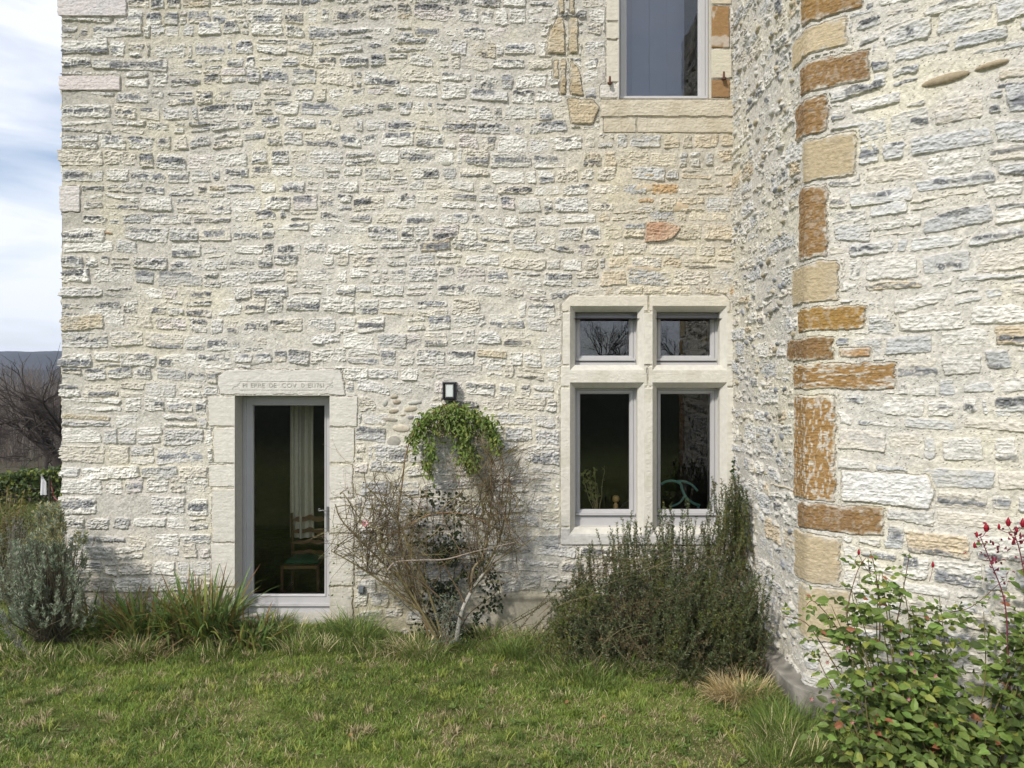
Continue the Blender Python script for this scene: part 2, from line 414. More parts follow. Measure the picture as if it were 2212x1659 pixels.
# cross window surround
WS = 2; WC = (.64, .615, .545)
ash(PX((1213, 674), (1400, 674), (1400, 638), (1232, 638), (1213, 656)), WS, (.62, .58, .49)); ash(PX((1401.5, 674), (1578, 674), (1578, 650), (1568, 638), (1401.5, 638)), WS, (.62, .58, .49))
ash(rect(1214, 675.5, 1236, 789), WS, WC, stain=(.50, .47, .38)); ash(rect(1385, 675.5, 1415, 789), WS, WC, stain=(.50, .47, .38)); ash(rect(1565, 675.5, 1584, 789), WS, WC, stain=(.50, .47, .38))
ash(rect(1210, 790.5, 1400, 836), WS, WC, stain=(.50, .47, .38)); ash(rect(1400, 790.5, 1584, 836), WS, WC, stain=(.50, .47, .38))
ash(rect(1210, 837.5, 1236, 1138), WS, WC, stain=(.50, .47, .38)); ash(rect(1385, 837.5, 1415, 1138), WS, WC, stain=(.50, .47, .38)); ash(rect(1565, 837.5, 1586, 1138), WS, WC, stain=(.50, .47, .38))
ash(rect(1210, 1139.5, 1584, 1177), WS, (.57, .56, .53), .018)
# upper window surround
US = 3; TAN = (.56, .50, .385)
for b, d in [(-150, 47), (48.5, 86), (87.5, 180)]: ash(rect(1309, b, 1345, d), US, (.58, .545, .46))
ash(rect(1294, 182, 1345, 213), US, (.62, .59, .54), rough=.4, wob=.8)
ash(rect(1530, -150, 1580, 11), US, TAN); ash(rect(1530, 107, 1581, 170), US, (.585, .545, .44))
ash(rect(1530, 13, 1576, 105), US, (.30, .18, .08), smear=.6, sx=9, sz=7, wob=.6); ash(rect(1530, 172, 1577, 212), US, (.29, .175, .085), smear=.5, sx=9, sz=7, wob=.6)
ash(rect(1297, 215, 1600, 254), US, (.55, .50, .40), .014, rough=.4, stain=(.42, .36, .25)); ash(rect(1303, 254.5, 1374, 288), US, (.56, .51, .41), .012, rough=.35, stain=(.42, .36, .25))
ash(rect(1375.5, 254.5, 1600, 288), US, (.55, .50, .40), .012, rough=.35, stain=(.42, .36, .25))
# broken moulding left of the upper window
MO = (.50, .42, .29)
for P, h in [(rect(1207, -200, 1219, 30), .02), (rect(1231, -200, 1241, 30), .02), (PX((1180, 118), (1221, 118), (1219, 40), (1205, 35), (1186, 70)), .028), (rect(1229, 38, 1249, 118), .024),
             (PX((1210, 205), (1223, 205), (1223, 128), (1208, 132)), .024), (PX((1231, 205), (1262, 208), (1252, 150), (1231, 132)), .024), (PX((1232, 268), (1280, 270), (1296, 232), (1280, 214), (1226, 214)), .02), (rect(1196, 130, 1207, 170), .012)]:
    kv = rr.uniform(.92, 1.06); ash(P, 0, tuple(x * kv for x in MO), h, rough=.7, wob=1.1, edge=.012, stain=(.34, .25, .13))
# river pebbles set in the mortar
for px, py, ra, rb, an, c in [(851, 857, 8, 4, .1, (.3, .25, .18)), (832, 871, 5, 7.5, -.4, (.33, .35, .32)), (857, 868, 9, 5, .1, (.3, .24, .17)), (896, 870, 15, 4.2, .12, (.36, .37, .34)), (850, 888, 11, 5, .15, (.3, .25, .17)),
                              (887, 884, 15, 6, .15, (.4, .34, .24)), (842, 906, 18, 5, -.1, (.29, .26, .21)), (870, 896, 7, 3, .05, (.34, .3, .21)), (887, 901.5, 7, 4.6, .2, (.2, .2, .22)), (867, 925, 19, 8, -.05, (.55, .49, .38)),
                              (851, 953.5, 15, 12.5, .2, (.28, .27, .235)), (965, 351, 12, 8, 0, (.42, .42, .36)), (232, 503, 13, 3, -.15, (.32, .17, .08)), (540, 783, 22, 7, 0, (.42, .41, .36)),
                              (1462, 552, 7, 9, .6, (.42, .42, .36)), (1405, 379, 14, 3.5, 0, (.4, .29, .15)), (1387, 407, 24, 10, .1, (.56, .45, .29)), (1457, 447, 30, 11, .05, (.54, .42, .26)), (1390, 580, 50, 7, -.03, (.55, .46, .33))]:
    x, z = XZ(px, py); k = WY / F
    stones.append(dict(P=[(x - .12, z - .09), (x + .12, z - .09), (x + .12, z + .09), (x - .12, z + .09)], ell=(x, z, ra * k, rb * k, an), h=.012, col=tuple(.75 * q + .25 * e for q, e in zip(c, (.58, .54, .47))), rough=.1))
def mt(U, V):
    px = CX + U * F / WY; py = CY - (V - EYE) * F / WY
    y = np.exp(-((px - 1430) / 260) ** 2 - ((py - 430) / 260) ** 2)
    lf = sst(520, 140, px) * sst(1500, 300, py)
    t = np.ones(U.shape + (3,)); t[..., 0] -= .05 * y + .16 * lf; t[..., 1] -= .085 * y + .165 * lf; t[..., 2] -= .15 * y + .18 * lf
    tp = sst(500, 0, py) * .1; t -= tp[..., None]
    lo = sst(1230, 1330, py)[..., None]; t *= 1 - lo * np.array((.08, .12, .25))
    return t
U, V, H, C, ID = stonefield(us, vs, stones, (.575, .548, .488), 5, mh=.013, speck=.004, cover=.15, mtint=mt)
# cement base right of the rose bush
pxg = CX + U * F / WY; pyg = CY - (V - EYE) * F / WY
base = sst(1030, 1075, pxg) * sst(1280, 1284, pyg + 3 * vn(U * 9, V * 0 + 3, 8)); led = sst(1030, 1075, pxg) * sst(1277, 1283, pyg) * sst(1300, 1288, pyg)
H = H * (1 - base) + base * (.028 + .006 * fbm(U * 3, V * 5, 3)) + led * .014
cb = np.array((.40, .37, .30)) * (1 + .3 * fbm(U * 5, V * 9, 31, 4))[..., None]
C = C * (1 - base[..., None]) + cb * base[..., None]
bd = (led * sst(-.2, .5, fbm(U * 12, V * 3, 77)))[..., None] * .5; C = C * (1 - bd) + np.array((.16, .17, .10)) * bd
# water stain on the window sill
st = (sst(1235, 1260, pxg) * sst(1370, 1330, pxg) * sst(1135, 1141, pyg) * sst(1160, 1148, pyg) * sst(-.1, .4, fbm(U * 40, V * 4, 12, 3)))[..., None] * .6
C = C * (1 - st) + np.array((.30, .27, .24)) * st
dirt = (sst(.75, .12, V + .18 * fbm(U * 3, V * 2, 93, 3)) * (.35 + .4 * sst(-.2, .4, fbm(U * 9, V * 7, 94, 3))))[..., None]; C = C * (1 - dirt) + np.array((.33, .30, .215)) * dirt
for (px0_, px1_, y_) in [(1212, 1580, 1178), (1300, 1583, 289)]:      # run-off streaks below the sills
    dz = (sst(px0_, px0_ + 25, pxg) * sst(px1_, px1_ - 25, pxg) * sst(y_ - 4, y_ + 3, pyg) * sst(y_ + 70, y_, pyg) * sst(-.1, .5, fbm(U * 22, V * 1.5, 95, 3)))[..., None] * .35; C = C * (1 - dz) + np.array((.33, .31, .26)) * dz
# pin the edges of the openings
HP = .012
for (a, b, c, d) in OPEN:
    near = (U > a - .0005) & (U < b + .0005) & (V > c - .0005) & (V < d + .0005)
    ne2 = (U > a - .012) & (U < b + .012) & (V > c - .012) & (V < d + .012)
    H[ne2] = H[ne2] * .5 + HP * .5
    H[near] = HP
Xd = U.copy(); Xd[:, 0] = U[:, 0] + .016 - H[:, 0] * 1.9 - .022 * fbm(V[:, 0] * 3, V[:, 0] * 0, 4); 
GV = np.stack([Xd, WY - H, V], -1).reshape(-1, 3); GC = C.reshape(-1, 3)
Fc = grid_faces(len(us), len(vs))
fc = (U[:-1, :-1] + U[1:, 1:]) / 2, (V[:-1, :-1] + V[1:, 1:]) / 2
hole = np.zeros(fc[0].shape, bool)
for (a, b, c, d) in OPEN: hole |= (fc[0] > a) & (fc[0] < b) & (fc[1] > c) & (fc[1] < d)
fid = ID[:-1, :-1]; hole = hole.ravel(); fid = fid.ravel()
part_from_grid('wall', GV, GC, Fc, ~hole & (fid < 1), M_STONE, house)
def ex_door(b):
    b.rings(DOOR, [(0, WY - HP), (0, WY + .19), (0, WY + .5)], (.50, .48, .43))
    b.box((DOOR[0] - .03, WY - .03, -.1), (DOOR[1] + .03, WY + .25, DOOR[2] + .001), (.45, .43, .38))
part_from_grid('door_surround', GV, GC, Fc, ~hole & (fid == DS), M_ASHLAR, house, False, ex_door)
CHD, FRD = .055, .14
def ex_win(b):
    for L in LIGHTS:
        b.rings(L, [(0, WY - HP), (.050, WY + CHD), (.050, WY + FRD + .06), (.050, WY + .5)], (.60, .58, .52))
part_from_grid('window_surround', GV, GC, Fc, ~hole & (fid == WS), M_ASHLAR, house, False, ex_win)
def ex_up(b): b.rings(UPW, [(0, WY - HP), (0, WY + .5)], (.56, .53, .45))
o = part_from_grid('window_surround', GV, GC, Fc, ~hole & (fid == US), M_ASHLAR, house, False, ex_up)
o['label'] = 'weathered tan surround with rusty orange blocks of the upper window'

# side wall of the main block (runs back from the left corner) and back
r2 = random.Random(5)
uss = np.arange(0, 6.01, .02); vss = np.arange(-.15, ZT + .01, .02)
ss = [rnd_stone(q, r2) for q in courses(0, 6, 0, ZT, (.09, .15), (.15, .4), (.02, .045), r2, lambda x, z: True)]
U2, V2, H2, C2, _ = stonefield(uss, vss, ss, (.5, .46, .37), 21)
H2[:, 0] = 0
part_from_grid('side_wall', np.stack([X0 + .004 - H2, WY - .0 + U2, V2], -1).reshape(-1, 3), C2.reshape(-1, 3), grid_faces(len(uss), len(vss))[:, ::-1], slice(None), M_STONE, house)
b = MB(); b.box((X0 + .03, WY + 5.96, -.1), (6.5, WY + 6, ZT), (.5, .47, .4)); b.box((X0 + .03, WY + .02, ZT - .02), (6.5, WY + 6, ZT + .02), (.3, .28, .26))
b.box((4.6, 3.6, ZT - .02), (6.6, WY + 6, ZT + .02), (.3, .28, .26)); b.build('rear_wall', M_CONC, house)

# interior rooms, open to the wall sheet
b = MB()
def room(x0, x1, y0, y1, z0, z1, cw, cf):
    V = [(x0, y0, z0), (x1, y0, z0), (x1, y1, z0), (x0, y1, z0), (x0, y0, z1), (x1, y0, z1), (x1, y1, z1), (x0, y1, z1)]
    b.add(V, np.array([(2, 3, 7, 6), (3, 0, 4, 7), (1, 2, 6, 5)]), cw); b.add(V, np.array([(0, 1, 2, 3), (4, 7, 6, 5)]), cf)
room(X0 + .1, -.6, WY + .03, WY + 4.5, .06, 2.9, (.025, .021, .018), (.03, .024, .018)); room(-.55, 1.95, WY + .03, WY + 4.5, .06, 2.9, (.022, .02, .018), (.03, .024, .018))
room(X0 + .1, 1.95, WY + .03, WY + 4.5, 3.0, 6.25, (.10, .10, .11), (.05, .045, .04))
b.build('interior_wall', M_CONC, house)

# ---- the wing
CB = np.array((2.0, 5.2)); TH = math.radians(34); DR = np.array((math.cos(TH), -math.sin(TH))); NR = np.array((-math.sin(TH), -math.cos(TH)))
def wu(px):                                    # pixel column -> path coordinate on the wing
    a = (px - CX) / F
    if px >= 1744: return float((5.2 * a - 2.0) / (DR[0] - DR[1] * a))
    return -(5.2 - 2.0 / a) * -1 if False else (5.2 - 2.0 / a)
def wz(py, u=0.0):
    Y = 5.2 + DR[1] * max(u, 0) - min(u, 0)
    return EYE - (py - CY) / F * Y
uw = np.concatenate([np.arange(-1.85, -.02, .0075), np.arange(-.02, 2.9, .0058)]); vw = np.arange(-.1, ZT, .0058)
r3 = random.Random(23); ws = []
quo = [(1732, 1863, -35, 50, 'o'), (1712, 1831, 58, 119, 'b'), (1730, 1878, 131, 200, 'n'), (1720, 1789, 209, 292, 'n'), (1735, 1851, 300, 394, 'b'), (1727, 1789, 400, 560, 'n'), (1712, 1811, 568, 655, 'b'),
       (1725, 1870, 664, 717, 'o'), (1701, 1803, 727, 779, 'n'), (1715, 1935, 785, 841, 's'), (1716, 1806, 854, 1083, 's'), (1724, 1912, 1087, 1146, 'n'), (1717, 1817, 1152, 1262, 'b'), (1726, 1833, 1268, 1385, 'y'), (1728, 1850, -120, -42, 'b')]
qc = {'o': (.31, .19, .062), 'b': (.47, .385, .25), 'n': (.245, .152, .068), 's': (.285, .172, .068), 'y': (.54, .455, .305)}
qboxes = [(wu(a), wu(b_), wz(d), wz(c)) for a, b_, c, d, k in quo]
others = [(1817, 1020, 2022, 1092), (1812, 750, 1882, 774), (1990, 150, 2096, 192), (2105, 130, 2182, 152)]
oboxes = [(wu(a), wu(c), wz(d, wu((a + c) / 2)), wz(b_, wu((a + c) / 2))) for a, b_, c, d in others]
def keepw(x, z): return not any(a - .05 < x < b_ + .06 and c - .02 < z < d + .02 for a, b_, c, d in oboxes[2:])
PALW = [((.62, .605, .56), 5), ((.54, .54, .525), 4), ((.47, .475, .475), 2.5), ((.59, .55, .48), 3), ((.52, .44, .32), .8)]
for q in courses(-1.85, 2.9, -.1, ZT, (.085, .175), (.12, .40), (.008, .034), r3, keepw):
    cx = np.mean(q, 0)[0]
    if cx < -.02:                               # small rubble on the narrow return
        ws.append(rnd_stone(q, r3, (-.006, .011), .22, PALW, (.8, 1.5)))
    else: ws.append(rnd_stone(q, r3, (.003, .014), .42, PALW, (.6, 1.2)))
for k in range(420):                            # pebbles in the return
    x = r3.uniform(-1.75, -.08); z = r3.uniform(.3, 6.0)
    if not keepw(x, z): continue
    a = r3.uniform(.015, .05); b_ = a * r3.uniform(.35, .6)
    ws.append(dict(P=[(x - .07, z - .05), (x + .07, z - .05), (x + .07, z + .05), (x - .07, z + .05)], ell=(x, z, a, b_, r3.uniform(-.5, .5)), h=r3.uniform(.012, .026), col=r3.choice([(.33, .31, .26), (.24, .25, .27), (.4, .35, .25), (.5, .49, .46), (.55, .54, .5)])))
for i, ((a, b_, c, d), (_, _, _, _, kd)) in enumerate(zip(qboxes, quo)):
    sl = r3.uniform(-.008, .008)
    k = dict(rough=.5, wob=1.7, edge=.012, esm=1)
    if kd == 's': k.update(smear=.7, sx=22, sz=90, rough=.49)
    elif kd in 'on': k.update(smear=.22, sx=45, sz=35, stain=(.22, .14, .08))
    else: k.update(stain=(.42, .36, .27), rough=.3)
    if i == 10: k.update(sx=70, sz=26)
    kv = r3.uniform(.9, 1.1); cc = tuple(v * kv for v in qc[kd])
    ws.append(dict(P=[(a, c), (b_, c + sl), (b_, d + sl), (a, d)], ring=.02, h=.010, col=cc, id=10 + i, force=True, k=200., **k))
a, b_, c, d = oboxes[0]; ws.append(dict(P=[(a, c), (b_ - .03, c - .01), (b_, c + .1), (b_ - .04, d), (a, d)], h=.016, col=(.66, .655, .635), rough=.8, wob=.9, force=True, edge=.014))
a, b_, c, d = oboxes[1]; ws.append(dict(P=[(a, c), (b_, c), (b_, d), (a, d)], h=.008, col=(.38, .22, .09), rough=.8, smear=.8, sx=12, sz=30, force=True))
for k in (2, 3):
    a, b_, c, d = oboxes[k]; x, z = (a + b_) / 2, (c + d) / 2
    ws.append(dict(P=[(a - .03, c - .03), (b_ + .03, c - .03), (b_ + .03, d + .03), (a - .03, d + .03)], ell=(x, z, (b_ - a) / 2, .030 - .008 * (k - 2), .1), h=.022, col=(.34, .28, .19)))
U3, V3, H3, C3, I3 = stonefield(uw, vw, ws, (.575, .55, .495), 61, mh=.010, speck=.016, cover=.2)
low = sst(.42, .30, V3 + .03 * vn(U3 * 4, V3 * 0, 5)); C3 = C3 * (1 - .4 * low[..., None]) + np.array((.52, .49, .42)) * .4 * low[..., None]
PB = np.where(U3[..., None] < 0, np.stack([2.0 + .01 * (-U3 / 1.8), 5.2 - U3], -1), CB + DR * U3[..., None])
tn = sst(-.03, .03, U3)[..., None]; NN = np.array((-1., 0)) * (1 - tn) + NR * tn; NN /= np.linalg.norm(NN, axis=-1)[..., None]
PP = PB + NN * (H3 - .008 * np.exp(-(U3 / .02) ** 2))[..., None]
WV = np.concatenate([PP, V3[..., None]], -1).reshape(-1, 3); WCc = C3.reshape(-1, 3); Fw = grid_faces(len(uw), len(vw)); fiw = I3[:-1, :-1].ravel()
part_from_grid('wing_wall', WV, WCc, Fw, fiw < 10, M_STONE, house)
kindname = {'o': 'orange sandstone corner block', 'b': 'beige limestone corner block', 'n': 'brown sandstone corner block', 's': 'orange corner block streaked with lime', 'y': 'pale yellow corner block'}
for i in range(len(quo)):
    o = part_from_grid('corner_stone', WV, WCc, Fw, fiw == 10 + i, M_STONE, house)
    if o: o['label'] = kindname[quo[i][4]]
# cement plinth at the foot of the wing
b = MB(); out_, inn = [], []
for (x, y) in [(2.06, 6.9), (1.93, 6.3), (1.90, 5.76), (1.885, 5.4), (1.92, 5.18), (2.02, 5.07), (2.2, 4.94), (2.45, 4.77), (3.0, 4.40), (4.3, 3.52)]: out_.append((x, y))
def arc(P, n=6):
    P = np.array(P); t = np.linspace(0, len(P) - 1, (len(P) - 1) * n + 1); i = np.minimum(t.astype(int), len(P) - 2); f = (t - i)[:, None]
    p0 = P[np.maximum(i - 1, 0)]; p1 = P[i]; p2 = P[i + 1]; p3 = P[np.minimum(i + 2, len(P) - 1)]
    return .5 * ((2 * p1) + (-p0 + p2) * f + (2 * p0 - 5 * p1 + 4 * p2 - p3) * f ** 2 + (-p0 + 3 * p1 - 3 * p2 + p3) * f ** 3)
A = arc(out_, 40); nA = len(A); jn = vn(np.arange(nA) * .05, 0, 3) * .014
cols = []
rowsP = []
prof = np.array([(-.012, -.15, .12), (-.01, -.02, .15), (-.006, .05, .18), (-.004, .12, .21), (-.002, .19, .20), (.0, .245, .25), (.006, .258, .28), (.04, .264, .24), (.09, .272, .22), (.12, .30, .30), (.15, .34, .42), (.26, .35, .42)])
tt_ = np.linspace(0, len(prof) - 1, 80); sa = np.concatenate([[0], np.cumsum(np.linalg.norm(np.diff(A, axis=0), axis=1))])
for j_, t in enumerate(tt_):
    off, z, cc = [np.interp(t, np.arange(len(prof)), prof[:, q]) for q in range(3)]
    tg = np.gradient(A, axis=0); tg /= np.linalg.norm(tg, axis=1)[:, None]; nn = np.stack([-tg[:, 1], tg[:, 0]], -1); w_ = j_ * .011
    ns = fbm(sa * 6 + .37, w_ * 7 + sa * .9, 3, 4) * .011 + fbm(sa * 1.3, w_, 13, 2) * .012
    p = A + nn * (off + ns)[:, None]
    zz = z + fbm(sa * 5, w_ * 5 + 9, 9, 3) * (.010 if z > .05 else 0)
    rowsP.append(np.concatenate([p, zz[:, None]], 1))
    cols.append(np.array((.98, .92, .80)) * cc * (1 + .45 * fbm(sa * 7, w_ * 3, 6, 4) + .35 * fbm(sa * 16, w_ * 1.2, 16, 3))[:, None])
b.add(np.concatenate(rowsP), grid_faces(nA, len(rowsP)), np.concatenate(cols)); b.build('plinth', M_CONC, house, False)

# ---- door and windows
FC = (.47, .465, .47)
def frame(name, rect, prof, glass_inset, gy, bot=0, label=None, drip=True, y0=0, gm=None):
    b = MB(); b.rings(rect, prof, FC)
    x0, x1, z0, z1 = rect
    if drip:
        zb = z0 + bot
        b.box((x0 + .012, y0 - .022, zb), (x1 - .012, y0 + .01, zb + .022), FC); b.box((x0 + .016, y0 - .012, zb - .008), (x1 - .016, y0 + .01, zb), (.03, .03, .035))
        b.box((x0 + .004, y0 - .01, z0), (x1 - .004, y0 + .02, z0 + bot * .55), FC)
    o = b.build(name, M_FRAME, house)
    if label: o['label'] = label
    g = MB(); gi, gb = glass_inset
    g.add([(x0 + gi - .01, gy, z0 + gb - .01), (x1 - gi + .01, gy, z0 + gb - .01), (x1 - gi + .01, gy, z1 - gi + .01), (x0 + gi - .01, gy, z1 - gi + .01)], np.array([(0, 1, 2, 3)]), (.5, .5, .5))
    g.build('pane', gm or M_GLASS, o)
    return o
def wprof(y, s=1.0, eb=0):
    return [(0, y + .03, 0), (0, y, 0), (.018, y, .018 + eb), (.020, y + .012, .020 + eb), (.025, y + .012, .025 + eb), (.027, y + .004, .027 + eb), (.044 * s, y + .004, .046 * s + eb), (.047 * s, y + .014, .049 * s + eb), (.052 * s, y + .014, .054 * s + eb), (.058 * s, y + .03, .06 * s + eb), (.058 * s, y + .06, .06 * s + eb)]
for i, L in enumerate(LIGHTS):
    r_ = (L[0] + .050, L[1] - .050, L[2] + .050, L[3] - .050); eb = .03 if i < 2 else .085
    lb = ['small upper left window light', 'small upper right window light', 'tall lower left window light', 'tall lower right window light'][i]
    frame('window', r_, wprof(WY + FRD, 1, eb), (.058, .06 + eb), WY + FRD + .045, eb + .012, lb, True, WY + FRD, M_GLASS_COATED if i < 2 else M_GLASS)
r_ = (UPW[0] + .006, UPW[1] - .006, UPW[2] + .006, UPW[3])
frame('window', r_, [(p[0] * (1.45 if p[0] > .03 else 1), p[1], p[2] * (1.0 if p[2] < .03 else .9)) for p in wprof(WY + .09)], (.082, .052), WY + .135, .026, 'tall upper window reflecting the sky', True, WY + .09, glass_mat('upper_window_glass', 2.4))
yD = WY + .19
dr = frame('door', (DOOR[0] + .002, DOOR[1] - .002, DOOR[2], DOOR[3] - .002),
      [(0, yD + .04, 0), (0, yD, 0), (.018, yD, .05), (.019, yD - .008, .051), (.034, yD - .008, .055), (.036, yD + .004, .06), (.078, yD + .004, .145), (.081, yD - .004, .15), (.090, yD - .004, .158), (.096, yD + .01, .165), (.096, yD + .05, .165)], (.096, .165), yD + .03, .062, 'grey framed glass garden door', True, yD)
b = MB()
hx, _, hz = W(703, 1102, yD); px_ = W(708.5, 1102, yD)[0]
b.box((px_ - .009, yD - .010, W(0, 1147, yD)[2]), (px_ + .009, yD - .002, W(0, 1094, yD)[2]), (.12, .12, .13))
t = np.linspace(0, 1, 12); pts = [(px_, yD - .012, hz), (px_, yD - .05, hz)] + [(px_ - .012 - .055 * s, yD - .05, hz + .006 * math.sin(s * 3)) for s in t[1:]]
th = np.linspace(-1.57, -6.5, 14); pts += [(px_ - .067 + .013 * (1 - .05 * k) * math.cos(a) * 1.0, yD - .05, hz + .013 + .013 * (1 - .05 * k) * math.sin(a)) for k, a in enumerate(th)]
b.tube(pts, .0045, 6, (.14, .14, .15)); b.build('handle', M_METAL, dr)

# rusty shutter pintles
for px, py in [(1316, 178), (1560.5, 168)]:
    b = MB(); x, _, z = W(px, py, WY)
    b.tube([(x, WY + .01, z - .02), (x, WY - .055, z - .02)], .011, 6, (.10, .05, .035)); b.tube([(x, WY - .05, z - .035), (x, WY - .05, z + .035)], [.013, .009], 8, (.13, .06, .04))
    b.lathe((x, WY - .05, z - .03), [(0, -.01), (.02, -.006), (.02, .01), (0, .012)], 8, (.09, .045, .03)); b.build('shutter_hinge', M_RUST, house)

# carved inscription, as raised letters with the groove shade put into a darker colour
def text_mesh(txt, size, x, z, width, y, b, col):
    cu = bpy.data.curves.new('t', 'FONT'); cu.body = txt; cu.size = size; cu.extrude = .0008; cu.resolution_u = 3
    cu.offset = -.0006
    o = bpy.data.objects.new('t', cu); COL.objects.link(o); bpy.context.view_layer.update()
    me = bpy.data.meshes.new_from_object(o.evaluated_get(bpy.context.evaluated_depsgraph_get()))
    v = np.zeros(len(me.vertices) * 3); me.vertices.foreach_get('co', v); v = v.reshape(-1, 3)
    wdt = v[:, 0].max(); sx = width / wdt
    P = np.stack([x + v[:, 0] * sx, y - v[:, 2] - .0008, z + v[:, 1]], -1)
    b.add(P, [np.array([list(p.vertices)]) for p in me.polygons], col)
    bpy.data.objects.remove(o); bpy.data.curves.remove(cu); bpy.data.meshes.remove(me)
b = MB()
def LX(zx, zy): return XZ(438.9 + zx * .1736, 768 + zy * .1736)     # picture of the lintel enlarged
yl = WY - .0185; groove_shade = (.515, .50, .45)
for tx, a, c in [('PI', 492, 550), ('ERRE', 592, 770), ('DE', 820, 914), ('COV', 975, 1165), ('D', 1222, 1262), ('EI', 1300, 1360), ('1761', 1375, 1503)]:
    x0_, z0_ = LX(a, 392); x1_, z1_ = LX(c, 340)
    text_mesh(tx, (z1_ - z0_) / .70, x0_, z0_, x1_ - x0_, yl, b, groove_shade)
def groove(pts):
    P = [LX(*p) for p in pts]; P = [(x, yl - .0004, z) for x, z in P]
    b.tube(P, .0016, 4, (.53, .515, .47))  # scroll lines are raised too, groove shade put into their colour
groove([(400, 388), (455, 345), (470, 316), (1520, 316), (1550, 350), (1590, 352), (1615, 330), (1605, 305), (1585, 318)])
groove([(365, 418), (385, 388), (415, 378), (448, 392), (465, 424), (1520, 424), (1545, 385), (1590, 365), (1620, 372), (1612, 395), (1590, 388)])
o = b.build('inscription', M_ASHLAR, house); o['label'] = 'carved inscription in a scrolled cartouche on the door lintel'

# ------------------------------------------------------------------ fittings and things seen through the glass
x, _, z = W(972.5, 844, WY); lamp = empty('wall_lamp', (x, WY - .02, z), 'black rectangular lantern with frosted glass mounted on the stone wall above the climbing plant', 'lamp')
hw, hh = .0615, .081; DK = (.012, .012, .018)
b = MB(); b.rings((x - hw, x + hw, z - hh, z + hh), [(0, WY + .0), (0, WY - .10), (.012, WY - .105), (.016, WY - .10), (.016, WY - .035), (.05, WY - .033)], DK, True); b.build('housing', M_METAL, lamp)
b = MB(); b.rings((x - .038, x + .040, z - .062, z + .060), [(0, WY - .03), (0, WY - .092), (.006, WY - .098), (.008, WY - .098), (.010, WY - .096)], (.25, .26, .24), False); b.build('glass_rim', M_METAL, lamp)
m = vmat('frosted_glass', .25, .1, 200, .04, 40, spec=.5)
b = MB(); b.rings((x - .031, x + .033, z - .055, z + .053), [(0, WY - .05), (0, WY - .094), (.004, WY - .098)], (.62, .66, .64), True); b.build('lamp_glass', m, lamp)
x, _, z = W(780.5, 1275, WY - .04); so = empty('outdoor_socket', (x, WY - .02, z), 'small dark grey outdoor socket box low on the wall right of the glass door', 'socket')
b = MB(); b.rings((x - .026, x + .026, z - .030, z + .030), [(0, WY + .01), (0, WY - .040), (.004, WY - .045)], (.10, .115, .13), True); b.build('box', M_METAL, so)
b = MB(); b.rings((x - .021, x + .021, z - .020, z + .026), [(0, WY - .04), (0, WY - .051), (.003, WY - .054)], (.16, .18, .20), True); b.build('lid', M_METAL, so)

# curtain behind the door
b = MB(); x0_ = W(626, 0, 7.75)[0]; x1_ = W(684, 0, 7.75)[0]; n = 40; zs = np.linspace(.75, 2.5, 12)
gx = np.linspace(0, 1, n); V_ = []
for z in zs:
    y = 7.75 + .03 * np.sin(gx * 9 + .3 * z) + .02 * np.sin(gx * 23); V_.append(np.stack([x0_ + (x1_ - x0_) * gx - .03 * math.sin(z) * gx, y, np.full(n, z)], -1))
b.add(np.concatenate(V_), grid_faces(n, len(zs)), (.80, .77, .62)); o = b.build('curtain', M_CLOTH, None, True); tag(o, 'cream curtain hanging behind the glass garden door', 'curtain')

# ladder-back chair behind the door
YC = 7.72
def CH(px, py, dy=0): return W(px, py, YC + dy)
ch = empty('ladder_back_chair', (W(665, 0, YC)[0], YC, .06), 'ladder back wooden chair with green cushion standing behind the glass door', 'chair')
xl, xr = W(632, 0, YC)[0], W(706, 0, YC)[0]; WD = (.10, .052, .024)
for xx in (xl, xr):
    b = MB(); b.tube([(xx, YC + .02, .06), (xx, YC + .02, .5), (xx, YC - .03, W(0, 1107, YC)[2])], [.017, .018, .013], 8, WD); b.build('rear_post', M_WOOD, ch)
for z_, hh in [(1120, .075), (1146, .06), (1170, .055), (1192, .05)]:
    zz = W(0, z_, YC)[2]; n = 16; t = np.linspace(0, 1, n); bow = .5 + .5 * np.cos((t - .5) * 2 * math.pi) * .6 + .25 * np.cos((t - .5) * 6 * math.pi)
    xs_ = xl + (xr - xl) * t; yy = YC - .02 + .03 * np.sin(t * math.pi)
    top = zz + hh * .5 * bow; bt = zz - hh * .35 + hh * .25 * np.cos((t - .5) * 4 * math.pi) * .5
    V_ = np.concatenate([np.stack([xs_, yy - .006, bt], -1), np.stack([xs_, yy - .006, top], -1), np.stack([xs_, yy + .006, top], -1), np.stack([xs_, yy + .006, bt], -1)])
    b = MB(); b.add(V_, grid_faces(n, 4), (.16, .08, .032)); b.build('back_slat', M_WOOD, ch)
sz = W(0, 1216, YC - .2)[2]
b = MB(); b.rings((xl - .01, xr + .01, YC - .38, YC + .02), [(0, 0), (0, 0)], WD)
b = MB(); b.box((xl - .005, YC - .36, sz - .02), (xr + .005, YC + .01, sz + .008), (.22, .14, .06)); b.build('rush_seat', M_CLOTH, ch)
b = MB(); n = 14; g = np.linspace(-1, 1, n); gx, gy = np.meshgrid(g, g); hz_ = .028 * np.clip(1 - gx ** 4, 0, 1) ** .4 * np.clip(1 - gy ** 4, 0, 1) ** .4
V_ = np.stack([(xl + xr) / 2 + gx * (xr - xl) * .49, YC - .17 + gy * .17, sz + .03 + hz_], -1).reshape(-1, 3); V2_ = V_.copy(); V2_[:, 2] = sz + .03 - hz_.ravel() * .8
b.add(V_, grid_faces(n, n), (.03, .14, .075)); b.add(V2_, grid_faces(n, n)[:, ::-1], (.03, .14, .075)); b.build('cushion', M_CLOTH, ch, True)
